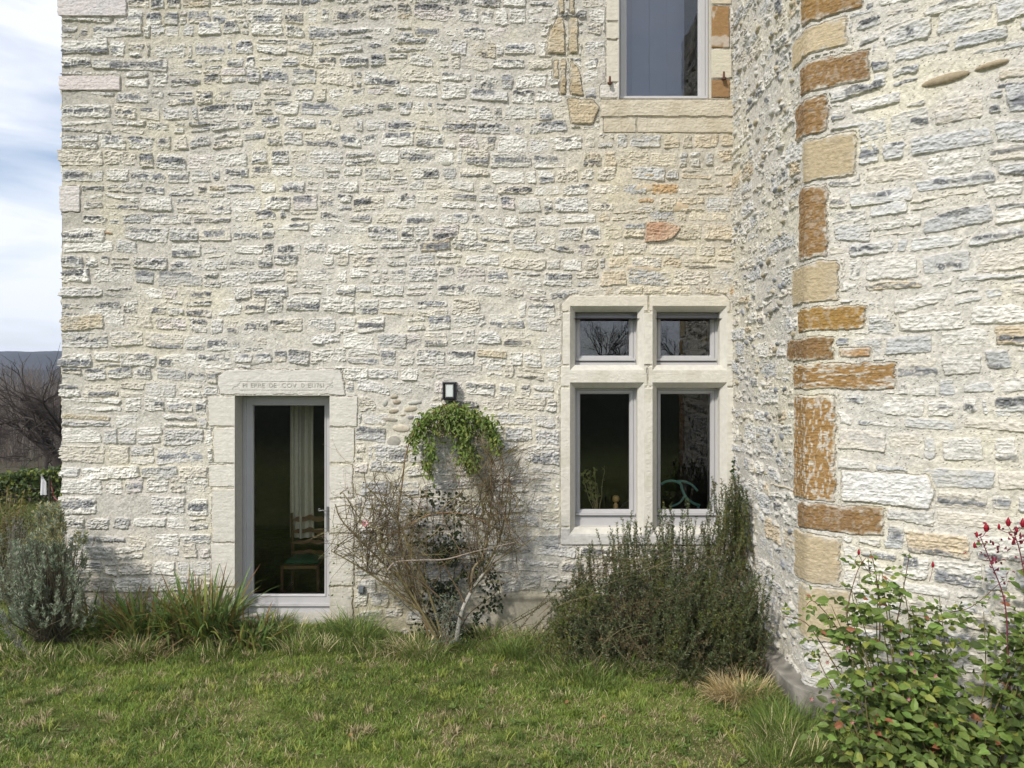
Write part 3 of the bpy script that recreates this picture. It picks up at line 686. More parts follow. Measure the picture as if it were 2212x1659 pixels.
for xx in (xl, xr):
    b = MB(); b.tube([(xx, YC - .35, .06), (xx, YC - .35, .16), (xx, YC - .35, .2), (xx, YC - .35, .3), (xx, YC - .35, sz + .01)], [.014, .018, .024, .016, .019], 8, WD); b.build('front_leg', M_WOOD, ch)
for zz in (.16, .29):
    for (p, q) in [((xl, YC - .35), (xr, YC - .35)), ((xl, YC - .35), (xl, YC + .02)), ((xr, YC - .35), (xr, YC + .02))]:
        b = MB(); b.tube([(*p, zz), (*q, zz + .01)], .009, 6, (.13, .07, .03)); b.build('stretcher', M_WOOD, ch)

# things on the inner window sill
def leaf_add(b, P, D, N, L, Wd, col, droop=.12, fold=.18):
    """P,D,N (n,3); L,Wd (n,); col (n,3): eight-vertex folded leaves"""
    P = np.asarray(P, float); D = np.asarray(D, float); N = np.asarray(N, float); n = len(P)
    D = D / (np.linalg.norm(D, axis=1)[:, None] + 1e-9); S = np.cross(D, N); S /= np.linalg.norm(S, axis=1)[:, None] + 1e-9; N = np.cross(S, D)
    L = np.broadcast_to(L, (n,)); Wd = np.broadcast_to(Wd, (n,)); q = lambda a, s_, h: P + D * (a * L)[:, None] + S * (s_ * Wd)[:, None] + N * (h)[:, None]
    z = L * 0
    V = np.stack([q(0, 0, z), q(.33, 0, z), q(.7, 0, -droop * .4 * L), q(1, 0, -droop * L), q(.3, .45, fold * Wd), q(.66, .38, fold * Wd - droop * .35 * L), q(.3, -.45, fold * Wd), q(.66, -.38, fold * Wd - droop * .35 * L)], 1)
    o = (np.arange(n) * 8)[:, None]
    tr = np.concatenate([o + np.array([0, 1, 4]), o + np.array([0, 6, 1]), o + np.array([2, 3, 5]), o + np.array([7, 3, 2])]); qd = np.concatenate([o + np.array([1, 2, 5, 4]), o + np.array([6, 7, 2, 1])])
    b.add(V.reshape(-1, 3), [tr, qd], np.repeat(np.broadcast_to(col, (n, 3)), 8, 0))
def rdir(n, up=0): 
    d = RNG.normal(size=(n, 3)); d[:, 2] += up; return d / np.linalg.norm(d, axis=1)[:, None]
def jcol(c, n, s=.2, hs=.08):
    c = np.array(c)[None] * (1 + RNG.uniform(-s, s, (n, 1))); return np.clip(c * (1 + RNG.uniform(-hs, hs, (n, 3))), .003, .9)
YI = 7.25; zsill = LIGHTS[2][2] + .10
b = MB(); b.box((LIGHTS[2][0], WY + .22, zsill - .14), (LIGHTS[3][1], WY + .5, zsill - .10), (.3, .2, .1)); b.build('inner_sill', M_WOOD, house)
zs0 = zsill - .10
x = W(1293, 0, YI)[0]; pp = empty('potted_plant', (x, YI, zs0), 'leggy potted plant with thin woody stems inside the lower left window', 'plant')
b = MB(); b.lathe((x, YI, zs0), [(0, 0), (.045, 0), (.06, .075), (.068, .075), (.068, .10), (.055, .10), (.05, .085), (0, .085)], 20, (.30, .12, .06)); b.build('pot', M_CONC, pp)
b = MB(); lf = []; 
for k in range(9):
    tx, ty = random.uniform(1258, 1308), random.uniform(1015, 1050); e = W(tx, ty, YI + random.uniform(-.04, .06)); s0 = np.array((x, YI, zs0 + .09))
    mid = s0 * .5 + e * .5 + np.array((random.uniform(-.03, .03), 0, -.03)); t = np.linspace(0, 1, 7)[:, None]
    P = s0 * (1 - t) ** 2 + 2 * mid * t * (1 - t) + e * t * t + np.random.default_rng(k).normal(0, .004, (7, 3)); b.tube(P, np.linspace(.006, .002, 7), 5, (.45, .38, .2)); lf += [P[-1], P[-1], P[-2], P[-3], P[-1], P[-2], P[-4]]
b.build('stem', M_BARK, pp); lf = np.array(lf); b = MB(); n = len(lf); leaf_add(b, lf, rdir(n, .4), rdir(n, 1), RNG.uniform(.035, .06, n), .028, jcol((.42, .45, .16), n)); b.build('foliage', M_LEAF, pp)
x, _, z = W(1330, 1085, YI); b = MB(); b.lathe((x, YI, 0), [(.0, z - .10), (.022, z - .10), (.022, z - .02), (.014, z - .015), (.012, z), (.024, z + .006), (.034, z + .022), (.036, z + .038), (.028, z + .055), (.014, z + .064), (0, z + .066)], 24, (.80, .50, .20))
o = b.build('wooden_finial', M_WOOD, None, True); tag(o, 'turned pale wood ball finial standing inside the lower left window', 'finial')
b = MB(); th = np.linspace(0, 2 * math.pi, 40); x, _, z = W(1368, 1108, YI + .08); b.tube(np.stack([x + .14 * np.cos(th), np.full(40, YI + .08), z + .14 * np.sin(th) - .02], -1), .006, 6, (.10, .11, .10))
o = b.build('round_hoop', M_METAL, None, True); tag(o, 'thin dark round hoop beside the wooden finial inside the window', 'hoop')
tch = empty('turquoise_chair', (W(1470, 0, 7.45)[0], 7.45, .06), 'turquoise painted metal chair with curved back seen inside the lower right window', 'chair')
def curve3(P, n=8): return arc(P, n)
TQ = (.22, .55, .44)
ZB = lambda a, b_, y=7.42: W(a, b_, y)
b = MB(); b.tube(curve3([ZB(1428, 1046), ZB(1440, 1040), ZB(1455, 1039), ZB(1470, 1045), ZB(1474, 1058), ZB(1482, 1074), ZB(1496, 1086), ZB(1512, 1092)]), .013, 7, TQ); b.build('back_rail', M_METAL, tch, True)
b = MB(); b.tube(curve3([ZB(1462, 1040), ZB(1478, 1040), ZB(1494, 1047), ZB(1507, 1060)]), .011, 7, TQ); b.build('arm_rail', M_METAL, tch, True)
b = MB(); b.tube(curve3([ZB(1479, 1070), ZB(1470, 1084), ZB(1456, 1092), ZB(1446, 1094)]), .010, 7, TQ); b.build('back_rail', M_METAL, tch, True)
for a in (1434, 1508):
    p = ZB(a, 1094); b = MB(); b.tube([(p[0], p[1], .06), (p[0], p[1] + .02, .5), (p[0], p[1], p[2])], .012, 7, TQ); b.build('leg', M_METAL, tch)
b = MB(); p = ZB(1434, 1094); q = ZB(1508, 1094); b.box((p[0], 7.42, .5), (q[0], 7.80, .52), TQ); b.build('seat', M_METAL, tch)
# boards behind the upper window; the sky reflection is put into their blue colour
b = MB()
for k in range(4):
    x0_ = UPW[0] + .01 + k * .170; b.box((x0_, 7.40 + .006 * (k % 2), 4.6), (x0_ + .1675, 7.42 + .006 * (k % 2), 6.2), (.29, .35, .50))  # boards stop where the darker reflection of the wing would begin
b.build('sky_reflection_boards', M_FRAME, house)

# ------------------------------------------------------------------ ground
def gz(x, y):
    x = np.asarray(x, float); y = np.asarray(y, float)
    z = .02 + .022 * np.clip(7 - y, 0, 5) + .02 * np.clip(5 - y, 0, 5) ** 2 + .055 * np.clip(-y, 0, 45)
    z = z + .11 * sst(6.0, 6.8, y) * sst(-.8, -1.5, x)
    z = z - .12 * np.clip(y - 16, 0, 60) + .008 * fbm(x * 1.3, y * 1.3, 41, 3) * np.clip(9 - abs(y), 0, 1) + .02 * vn(x * .5, y * .5, 44)
    z = z - .1 * np.clip(-y - 45, 0, 30)
    return z
def nonlin(a, b, c, d, fine, coarse):
    return np.unique(np.concatenate([np.linspace(-3000, a, 30)[:-1] if False else a - np.geomspace(1, 3000, 40)[::-1] + 1, np.arange(a, b, fine), b + np.geomspace(1, 3000, 40) - 1]))
gx_ = nonlin(-9, 5, 0, 0, .06, 1); gy_ = nonlin(1, 9, 0, 0, .06, 1)
GX, GY = np.meshgrid(gx_, gy_); GZ = gz(GX, GY)
b = MB(); nn_ = fbm(GX * 1.2, GY * 1.2, 50, 4)
cg = np.array((.13, .15, .045)) * (1 + .5 * nn_)[..., None]; st_ = sst(.1, .6, fbm(GX * 2.1, GY * 2.4, 51, 3))[..., None] * .5
cg = cg * (1 - st_) + np.array((.16, .125, .07)) * st_
fy = sst(.5, -6, GY)[..., None] + 0; cg = cg * (1 - fy) + np.array((.026, .034, .014)) * fy * (1 + .4 * fbm(GX * .3, GY * .3, 52, 3))[..., None]
fz = (sst(13.5, 15, GY) * sst(-2, -6, GX))[..., None]; cg = cg * (1 - fz) + np.array((.07, .06, .035)) * fz
b.add(np.stack([GX, GY, GZ], -1).reshape(-1, 3), grid_faces(len(gx_), len(gy_)), np.clip(cg, .01, 1).reshape(-1, 3)); o = b.build('ground', M_SOIL, None, True); tag(o, kind='structure')

def blades(b, P, az, lean, bend, L, Wd, c0, c1, seg=2, twist=None):
    """curved grass blades / strap leaves; arrays of n"""
    n = len(P); P = np.asarray(P, float); L = np.broadcast_to(L, (n,)); Wd = np.broadcast_to(Wd, (n,)); lean = np.broadcast_to(lean, (n,)); bend = np.broadcast_to(bend, (n,))
    hd = np.stack([np.cos(az), np.sin(az), 0 * az], -1); sd = np.stack([-np.sin(az), np.cos(az), 0 * az], -1)
    if twist is None: twist = RNG.uniform(-1.2, 1.2, n)
    sd = sd * np.cos(twist)[:, None] + hd * np.sin(twist)[:, None]
    pts = []; cur = P.copy(); pts.append(cur)
    for k in range(seg):
        a = lean + bend * (k + .5) / seg
        cur = cur + (hd * np.sin(a)[:, None] + np.array((0, 0, 1.)) * np.cos(a)[:, None]) * (L / seg)[:, None]; pts.append(cur)
    V = []; Cc = []
    c0 = np.broadcast_to(c0, (n, 3)); c1 = np.broadcast_to(c1, (n, 3))
    for k in range(seg + 1):
        s = k / seg; wk = Wd * (.8 + .3 * s if s < .45 else 1.05 * (1 - s) / .55)
        cc = c0 * (1 - s ** 1.5) + c1 * s ** 1.5
        if k == seg: V.append(pts[k][:, None]); Cc.append(cc[:, None])
        else: V.append(np.stack([pts[k] - sd * wk[:, None] / 2, pts[k] + sd * wk[:, None] / 2], 1)); Cc.append(np.stack([cc, cc], 1))
    m = 2 * seg + 1; V = np.concatenate(V, 1).reshape(-1, 3); Cc = np.concatenate(Cc, 1).reshape(-1, 3)
    o = (np.arange(n) * m)[:, None]; Fs = []
    for k in range(seg - 1): Fs.append(o + np.array([2 * k, 2 * k + 1, 2 * k + 3, 2 * k + 2]))
    Fs = ([np.concatenate(Fs)] if Fs else []) + [o + np.array([2 * seg - 2, 2 * seg - 1, 2 * seg])]
    b.add(V, Fs, Cc)

# lawn
G1, G2, G3, STR, BRN = (.215, .31, .055), (.14, .215, .042), (.36, .39, .10), (.60, .50, .31), (.33, .24, .13)
def grass_cols(x, y, n):
    a = fbm(x * 1.1, y * 1.5, 71, 3); t = RNG.random(n); s = sst(-.05, .5, fbm(x * 2.6, y * 3.2, 72, 3)) 
    c = np.where((a + RNG.normal(0, .25, n) > 0)[:, None], np.array(G1), np.array(G2)); c = np.where((t > .86)[:, None], np.array(G3), c)
    s = s + .9 * np.exp(-((x - 1.25) / .5) ** 2 - ((y - 4.75) / .45) ** 2) + .5 * np.exp(-((x + 2.6) / .5) ** 2 - ((y - 4.4) / .25) ** 2); st = RNG.random(n) < (.07 + .36 * s); c = np.where(st[:, None], np.where((RNG.random(n) < .6)[:, None], np.array(STR), np.array(BRN)), c)
    dp = 1 - .38 * sst(.0, .5, fbm(x * 3.1, y * 4.2, 75, 3)); return c * (dp * (1 + RNG.uniform(-.28, .28, n)))[:, None], st
def inside_house(x, y):
    xl_ = np.where(y > 5.2, 1.86, 1.86 + (5.2 - y) * 1.48)
    return ((y > WY - .01) & (x > X0)) | ((x > xl_) & (y > 3.4))
b = MB()
for (xa, xb, ya, yb, dens, hL) in [(-5.2, 2.4, 4.1, 7.0, 11500, .034), (2.0, 3.2, 3.4, 5.1, 8000, .034), (-8.5, -5.2, 4.1, 7.4, 4000, .045), (-5.5, 3.4, 3.0, 4.1, 5000, .045), (-10, -4.0, 7.0, 14, 1200, .09)]:
    n = int((xb - xa) * (yb - ya) * dens); x = RNG.uniform(xa, xb, n); y = RNG.uniform(ya, yb, n); k = ~inside_house(x, y); x, y = x[k], y[k]; n = len(x)
    c, st = grass_cols(x, y, n); hs = 1 + .6 * fbm(x * 1.7, y * 2, 73, 2)
    if ya >= 7: c = c * .45
    L = hL * hs * RNG.uniform(.55, 1.5, n); L = np.where(RNG.random(n) < .02, L * 2, L)
    blades(b, np.stack([x, y, gz(x, y) - .004], -1), RNG.uniform(0, 6.283, n), RNG.uniform(.1, 1.15, n) + st * .2, RNG.uniform(0, .9, n), L, RNG.uniform(.0025, .006, n), c * .75, c * 1.1, 2)
for k in range(900):                             # small coarse clumps
    x = random.uniform(-4.6, 1.8); y = 4.15 + random.random() ** 1.2 * 2.6
    cc = random.choice([(.13, .19, .04), (.20, .27, .05), (.32, .36, .08), (.10, .15, .035), (.42, .35, .2)]); m_ = random.randint(14, 34); ax = RNG.normal(0, .022, m_) + x; ay = RNG.normal(0, .022, m_) + y
    blades(b, np.stack([ax, ay, gz(ax, ay)], -1), RNG.uniform(0, 6.283, m_), RNG.uniform(.1, .9, m_), RNG.uniform(.1, 1.1, m_), RNG.uniform(.04, .085, m_), RNG.uniform(.004, .008, m_), np.array(cc) * .8 * (1 + RNG.uniform(-.2, .2, (m_, 1))), np.array(cc) * 1.15, 2)
o = b.build('lawn_grass', M_GRASS); tag(o, 'short mown lawn with dry straw coloured patches in front of the house', 'grass', kind='stuff')
# broad-leaved weeds in the lawn
b = MB(); xs_, ys_, sc_ = [], [], []
for k in range(520):
    x, y = random.uniform(-5, 2.2), 4.15 + abs(random.gauss(0, .9)); 
    if y > 6.7 or (x > 1.8): continue
    if fbm(np.array([x * 1.5]), np.array([y * 1.9]), 81, 2)[0] < -.05: continue
    m_ = random.randint(4, 8); xs_ += [x] * m_; ys_ += [y] * m_; sc_ += [random.uniform(.022, .05)] * m_
xs_, ys_, sc_ = map(np.array, (xs_, ys_, sc_)); n = len(xs_); az = RNG.uniform(0, 6.28, n)
P = np.stack([xs_ + .008 * np.cos(az), ys_ + .008 * np.sin(az), gz(xs_, ys_) + .012], -1); D = np.stack([np.cos(az), np.sin(az), RNG.uniform(.1, .7, n)], -1)
leaf_add(b, P, D, np.array([[0, 0, 1.]] * n) + RNG.normal(0, .15, (n, 3)), sc_ * RNG.uniform(.7, 1.2, n), sc_ * .42, jcol((.13, .20, .045), n)); o = b.build('lawn_weeds', M_LEAF); tag(o, 'low broad leaved weeds and clover scattered through the lawn', 'weeds', kind='stuff')
# fallen leaves
b = MB(); P = []; 
for px, py in [(1990, 1505), (1072, 1440), (1000, 1385), (990, 1622), (1035, 1560), (935, 1558), (760, 1600), (540, 1402), (1055, 1390), (1130, 1590), (1310, 1555), (1940, 1640), (300, 1500), (1230, 1520), (655, 1450), (840, 1480)]:
    Y = 6.0
    for _ in range(25): Y = (EYE - float(gz((px - CX) / F * Y, Y))) * F / (py - CY)
    P.append(((px - CX) / F * Y, Y, EYE - (py - CY) / F * Y + .02))
n = len(P); leaf_add(b, P, rdir(n) * np.array((1, 1, .2)), np.array([[.2, -.5, 1.]] * n) + RNG.normal(0, .3, (n, 3)), RNG.uniform(.03, .05, n), .028, jcol((.36, .20, .09), n, .3), .3, .3)
o = b.build('fallen_leaves', M_LEAF); tag(o, 'few brown fallen leaves lying on the lawn', 'leaves', kind='stuff')

# ------------------------------------------------------------------ plants
def gpt(px, Y): x = (px - CX) / F * Y; return np.array((x, Y, float(gz(x, Y))))
def tuft(b, c, n, L, spread, Wd, cols, tip=None, seg=3, bend=(.3, 1.3), lean=(.05, .6), dirn=None, seed=0):
    r = RNG.uniform(0, 1, n) ** .6 * spread; a = RNG.uniform(0, 6.283, n)
    P = np.stack([c[0] + r * np.cos(a), c[1] + r * np.sin(a) * .6, np.zeros(n)], -1); P[:, 1] = np.minimum(P[:, 1], WY - .03); P[:, 2] = gz(P[:, 0], P[:, 1]) - .005
    az = a + RNG.normal(0, .6, n)
    if dirn is not None: az = dirn + RNG.normal(0, .5, n)
    ci = RNG.integers(0, len(cols), n); cc = np.array(cols)[ci] * (1 + RNG.uniform(-.25, .25, (n, 1)))
    ct = cc * 1.15 if tip is None else np.where((RNG.random(n) < tip[1])[:, None], np.array(tip[0]), cc * 1.1)
    blades(b, P, az, RNG.uniform(*lean, n), RNG.uniform(*bend, n), RNG.uniform(.6, 1.15, n) * L, RNG.uniform(.7, 1.3, n) * Wd, cc, ct, seg)
LG = [(.15, .22, .05), (.11, .17, .045), (.21, .27, .06)]
# long grass along the foot of the walls (stuff)
b = MB()
for k in range(120):
    px = random.uniform(-30, 1700); Y = random.choice([6.9, 6.8, 6.7, 6.55, 6.4]) if px > 160 else random.uniform(6.2, 8.5)
    if px > 1180: Y = random.uniform(5.7, 6.3)
    if random.random() < .35: Y -= random.uniform(.1, .3)
    c = gpt(px, Y); tuft(b, c, 130, random.uniform(.07, .22), .17, .0055, LG + ([STR] if random.random() < .4 else [(.14, .17, .05)]), None)
for k in range(60):
    px = random.uniform(1640, 1800); Y = random.uniform(4.45, 5.6); c = gpt(px, Y)
    if c[0] > 1.80: c[0] = 1.80 - random.uniform(0, .1)
    tuft(b, c, 110, random.uniform(.10, .20), .11, .0045, LG + [(.15, .19, .05)] + ([STR] if random.random() < .4 else []))
o = b.build('long_grass', M_GRASS); tag(o, 'long unmown grass along the foot of the stone walls', 'grass', kind='stuff')

# iris clumps
for i, (px, Y, n, L, lab) in enumerate([(440, 6.6, 260, .62, 'clump of strap leaved iris with red brown tips, closest to the glass door'), (320, 6.6, 230, .52, 'clump of strap leaved iris in the middle of the row left of the door'),
                                     (235, 6.7, 120, .40, 'small sparse clump of green iris leaves nearest the silver shrub'), (530, 6.5, 120, .34, 'low leafy iris clump in front of the door threshold')]):
    c = gpt(px, Y); e = empty('iris_clump', c, lab, 'plant', 'iris clumps along the wall'); b = MB()
    tuft(b, c, n, L, .26, .021, [(.12, .19, .05), (.10, .16, .045), (.22, .25, .06), (.13, .20, .06)], ((.22, .08, .04), .32), 5, (.1, 1.9), (.0, .55)); b.build('leaves', M_GRASS, e)
    b = MB(); tuft(b, c, n // 3, L * .7, .24, .012, [(.30, .22, .12), (.22, .14, .08), (.35, .30, .13)], None, 4, (.6, 2.2), (.2, 1.1)); b.build('dead_leaves', M_GRASS, e)
for (px, Y, n, L, cols, lab) in [(775, 6.62, 420, .34, LG + [(.12, .17, .05)], 'bushy tuft of fine green grass right of the glass door'),
                                 (1600, 5.45, 900, .25, [STR, (.55, .43, .22), (.36, .28, .12)], 'straw coloured dry grass heap beside the cement plinth'),
                                 (1540, 5.85, 260, .40, [(.13, .18, .04), (.10, .15, .035), (.22, .22, .07)], 'tall fresh green grass tuft in front of the rosemary'),
                                 (300, 6.35, 230, .24, [STR, (.34, .25, .13), (.2, .17, .07)], 'flattened tan grass tuft in front of the iris'),
                                 (905, 6.40, 260, .30, [STR, (.28, .24, .11), (.14, .16, .05)], 'dry grass tuft at the foot of the bare rose bush'),
                                 (1210, 6.30, 220, .26, [(.36, .28, .12), (.24, .2, .09), (.12, .16, .05)], 'yellowed grass tuft at the left foot of the rosemary'),
                                 (1700, 4.95, 330, .26, [(.14, .20, .04), (.10, .16, .035)], 'bright green grass tuft growing against the rounded cement plinth')]:
    c = gpt(px, Y); e = empty('grass_tuft', c, lab, 'grass', 'grass tufts beside the walls'); b = MB(); tuft(b, c, n, L, .2, .0055, cols, None, 4, (.5, 2.0), (.1, .9)); b.build('blades', M_GRASS, e)

def branchy(b, start, d, L, r, depth, col, seg=5, kids=(3, 5), ang=.6, gnarl=.25, up=.0, ylim=None, tips=None, shrink=.62, mins=3, rs=None):
    rs = rs or random; p = np.array(start, float); d = np.array(d, float); d /= np.linalg.norm(d); P = [p.copy()]; ds = [d.copy()]
    for k in range(seg):
        d = d + np.array([rs.gauss(0, gnarl), rs.gauss(0, gnarl), rs.gauss(0, gnarl) + up]) * .5; d /= np.linalg.norm(d)
        p = p + d * L / seg
        if ylim is not None and p[1] > ylim: p[1] = ylim - .01; d[1] = -abs(d[1])
        P.append(p.copy()); ds.append(d.copy())
    cc = np.array(col) * rs.uniform(.8, 1.25)
    b.tube(P, np.linspace(r, r * .55, len(P)), 6 if r > .02 else (4 if r > .004 else mins), cc)
    if depth > 0:
        for k in range(rs.randint(*kids)):
            i = rs.randint(max(1, seg // 3), seg); q = ds[i] + np.array([rs.gauss(0, ang), rs.gauss(0, ang), rs.gauss(0, ang)])
            branchy(b, P[i], q, L * rs.uniform(shrink * .75, shrink * 1.15), r * .55, depth - 1, col, max(3, seg - 1), kids, ang, gnarl, up, ylim, tips, shrink, mins, rs)
    elif tips is not None: tips += [P[-1], P[-2]]

# central bare rose bush
rose = empty('rose_bush', gpt(955, 6.6), 'large nearly bare rose bush with arching twigs against the wall between door and cross window', 'bush')
cG, cB, cW = (.155, .13, .06), (.14, .10, .06), (.40, .38, .33)
def cane(b, pts, Y0, Y1, r0, r1, col, n=5):
    P = [W(a, c, Y0 + (Y1 - Y0) * k / (len(pts) - 1)) for k, (a, c) in enumerate(pts)]; P = arc(P, n); b.tube(P, np.linspace(r0, r1, len(P)), 6, col); return P
b = MB(); starts = []
starts += list(cane(b, [(945, 1392), (938, 1375), (900, 1307), (884, 1272), (844, 1232), (745, 1133), (725, 1090)], 6.55, 6.65, .019, .005, (.15, .12, .07)))[4:]
starts += list(cane(b, [(952, 1390), (930, 1340), (880, 1300), (815, 1250), (760, 1215), (715, 1190)], 6.5, 6.6, .014, .004, cG))[6:]
starts += list(cane(b, [(958, 1390), (930, 1290), (893, 1200), (860, 1130), (820, 1080), (790, 1050)], 6.5, 6.75, .014, .004, cG))[6:]
starts += list(cane(b, [(950, 1390), (905, 1310), (850, 1225), (790, 1140), (742, 1065)], 6.45, 6.55, .012, .0035, cG))[6:]
b.build('cane', M_BARK, rose, True)
b = MB(); tr_ = cane(b, [(985, 1385), (997, 1323), (1017, 1280), (1035, 1252), (1055, 1224), (1078, 1180), (1095, 1120)], 6.6, 6.7, .022, .006, cW); starts += list(tr_)[10:]
starts += list(cane(b, [(1017, 1280), (1022, 1230), (1045, 1195), (1061, 1089), (1059, 1018), (1066, 995)], 6.62, 6.8, .013, .006, (.25, .20, .12)))[8:]
starts += list(cane(b, [(1045, 1235), (1080, 1160), (1095, 1080), (1100, 1020)], 6.65, 6.8, .009, .003, cG))[4:]; b.build('trunk', M_BARK, rose, True)
b = MB()
cane(b, [(1003, 1300), (977, 1252), (955, 1212), (935, 1190)], 6.6, 6.7, .008, .004, cB)
cane(b, [(838, 1230), (856, 1214), (908, 1210), (963, 1208), (1023, 1192), (1110, 1172)], 6.45, 6.5, .007, .004, (.33, .27, .22))
cane(b, [(1000, 1340), (960, 1300), (900, 1250), (850, 1235)], 6.5, 6.5, .008, .004, cB)
starts += list(cane(b, [(815, 1185), (824, 1168), (876, 1137), (924, 1113), (955, 1108), (995, 1109), (1043, 1125), (1060, 1140)], 6.6, 6.65, .006, .004, (.28, .17, .09)))
cane(b, [(850, 1110), (860, 1091), (884, 1075), (963, 1077), (1015, 1089), (1055, 1110)], 6.75, 6.7, .005, .003, cG)
cane(b, [(945, 1150), (925, 1100), (918, 1045), (902, 1010)], 6.7, 6.8, .004, .002, cB)
rs = random.Random(4)
for k in range(270):
    s0 = starts[rs.randrange(len(starts))]
    px0 = CX + s0[0] / s0[1] * F
    if px0 < 940: ex, ey = (rs.uniform(695, 900), rs.uniform(985, 1280)) if rs.random() < .8 else (rs.uniform(880, 1010), rs.uniform(1060, 1200))
    else: ex, ey = rs.uniform(985, 1160), rs.uniform(950, 1270)
    e = W(ex, ey, rs.uniform(6.3, 6.9)); d = e - s0; L = np.linalg.norm(d) * rs.uniform(.6, 1)
    d /= np.linalg.norm(d) + 1e-9; d[2] += .15
    L = min(L, .58)
    branchy(b, s0, d, max(L, .14), rs.uniform(.0026, .005), 2, rs.choice([cG, (.22, .18, .09), cB, (.10, .08, .05)]), 6, (2, 4), .62, .32, .05, 6.93, None, .55, 3, rs)
b.build('twigs', M_BARK, rose)
b = MB(); P = []; 
for k in range(260):
    a = rs.choice([(rs.uniform(705, 880), rs.uniform(1040, 1300)), (rs.uniform(980, 1130), rs.uniform(1050, 1300)), (rs.uniform(850, 1000), rs.uniform(1100, 1300))]); P.append(W(*a, rs.uniform(6.4, 6.85)))
n = len(P); leaf_add(b, P, rdir(n), rdir(n, .5), RNG.uniform(.015, .035, n), .016, jcol((.12, .15, .04), n, .3)); b.build('leaves', M_LEAF, rose)
b = MB(); c = W(789, 1130, 6.42)
for k in range(9):
    a = k * 2.4; P = c + np.array((.008 * math.cos(a), -.005, .008 * math.sin(a)))
    leaf_add(b, P[None], np.array([[math.cos(a), -.7 + .1 * k, math.sin(a)]]), np.array([[0, -1., 0]]), np.array([.022]), np.array([.02]), np.array([[.75, .28, .36]]) if k % 3 else np.array([[.8, .55, .55]]))
b.build('flower', M_LEAF, rose)

# ivy at the foot and behind the rose bush
ivy = empty('ivy', gpt(985, 6.85), 'dark green ivy climbing the wall behind the bare rose bush', 'ivy'); b = MB(); P = []
for k in range(2300):
    px = rs.gauss(980, 36); py = rs.uniform(1170, 1395) if rs.random() < .82 else rs.uniform(1060, 1200)
    if py < 1180: px = rs.uniform(870, 1010)
    if px > 1075 or px < 885: continue
    if fbm(np.array([px * .03]), np.array([py * .03]), 5, 2)[0] < -.15: continue
    P.append(W(px, py, rs.uniform(6.72, 6.94)))
for k in range(70): P.append(W(rs.uniform(1040, 1088), rs.uniform(1240, 1330), 6.8))
n = len(P); D = rdir(n); D[:, 2] -= .6; N_ = rdir(n) * .6; N_[:, 1] -= 1; leaf_add(b, P, D, N_, RNG.uniform(.022, .042, n), RNG.uniform(.02, .036, n), jcol((.034, .05, .024), n, .45)); b.build('foliage', M_LEAF, ivy)
b = MB()
for pts in [[(980, 1390), (960, 1320), (950, 1230), (935, 1150), (940, 1090)], [(985, 1390), (1010, 1330), (1060, 1290), (1078, 1270)], [(975, 1390), (975, 1300), (985, 1200), (980, 1120), (985, 1070)]]: cane(b, pts, 6.9, 6.93, .006, .003, (.12, .10, .06))
b.build('stem', M_BARK, ivy)
# slender ivy shoot at the inner corner
ivs = empty('ivy_shoot', gpt(1583, 6.8), 'slender ivy shoot climbing straight up the inner corner right of the cross window', 'ivy'); b = MB(); Pc = cane(b, [(1586, 1330), (1580, 1250), (1584, 1150), (1587, 1060), (1583, 992)], 6.85, 6.93, .005, .002, (.12, .10, .05)); b.build('stem', M_BARK, ivs)
b = MB(); P = []
for k in range(90): t = rs.random() ** 1.2; q = Pc[int(t * (len(Pc) - 1))]; P.append(q + np.array((rs.gauss(0, .018), -.02, rs.gauss(0, .02))))
n = len(P); D = rdir(n); N_ = rdir(n) * .5; N_[:, 1] -= 1; leaf_add(b, P, D, N_, RNG.uniform(.02, .042, n), RNG.uniform(.02, .038, n), jcol((.04, .075, .025), n, .35)); b.build('foliage', M_LEAF, ivs)

# green climber arching over
clm = empty('climbing_plant', gpt(870, 6.8), 'leafy green climber arching over the bare rose bush just below the wall lamp', 'climber'); b = MB()
A1 = cane(b, [(930, 1385), (885, 1240), (860, 1137), (870, 1034), (876, 986), (892, 938), (924, 899), (971, 875), (1023, 891), (1059, 922), (1077, 970), (1087, 1010), (1082, 1100)], 6.7, 6.86, .008, .004, (.20, .13, .06), 7)
cane(b, [(1062, 1000), (1040, 960), (1020, 930), (1000, 900)], 6.8, 6.86, .004, .002, (.2, .14, .07)); cane(b, [(930, 935), (925, 990), (920, 1010)], 6.82, 6.82, .002, .0015, (.2, .16, .07))
b.build('stem', M_BARK, clm)
b = MB(); P = []; D = []
def blob(cx, cy, sx, sy, n, Y=(6.72, 6.92)):
    for _ in range(n): P.append(W(rs.gauss(cx, sx), rs.gauss(cy, sy), rs.uniform(*Y))); D.append((rs.gauss(0, .6), rs.gauss(-.3, .4), rs.gauss(-.7, .5)))
for q in A1[int(len(A1) * .40):int(len(A1) * .84)]:
    px = CX + q[0] / q[1] * F; py = CY - (q[2] - EYE) / q[1] * F
    blob(px, py + 3, 7, 6, 15)
for cx, cy, sx, sy, n in [(985, 894, 24, 8, 170), (1012, 985, 9, 14, 120), (1022, 1008, 7, 9, 50), (1000, 925, 17, 14, 160), (1003, 962, 9, 22, 160), (1018, 995, 8, 12, 70), (935, 908, 16, 9, 120), (1045, 915, 15, 9, 130), (898, 955, 4, 16, 45), (932, 985, 5, 26, 90), (920, 1005, 5, 10, 30), (1062, 945, 9, 14, 70), (960, 915, 20, 14, 160), (925, 960, 6, 22, 50), (905, 935, 8, 14, 60), (920, 1000, 5, 12, 30)]: blob(cx, cy, sx, sy, n)
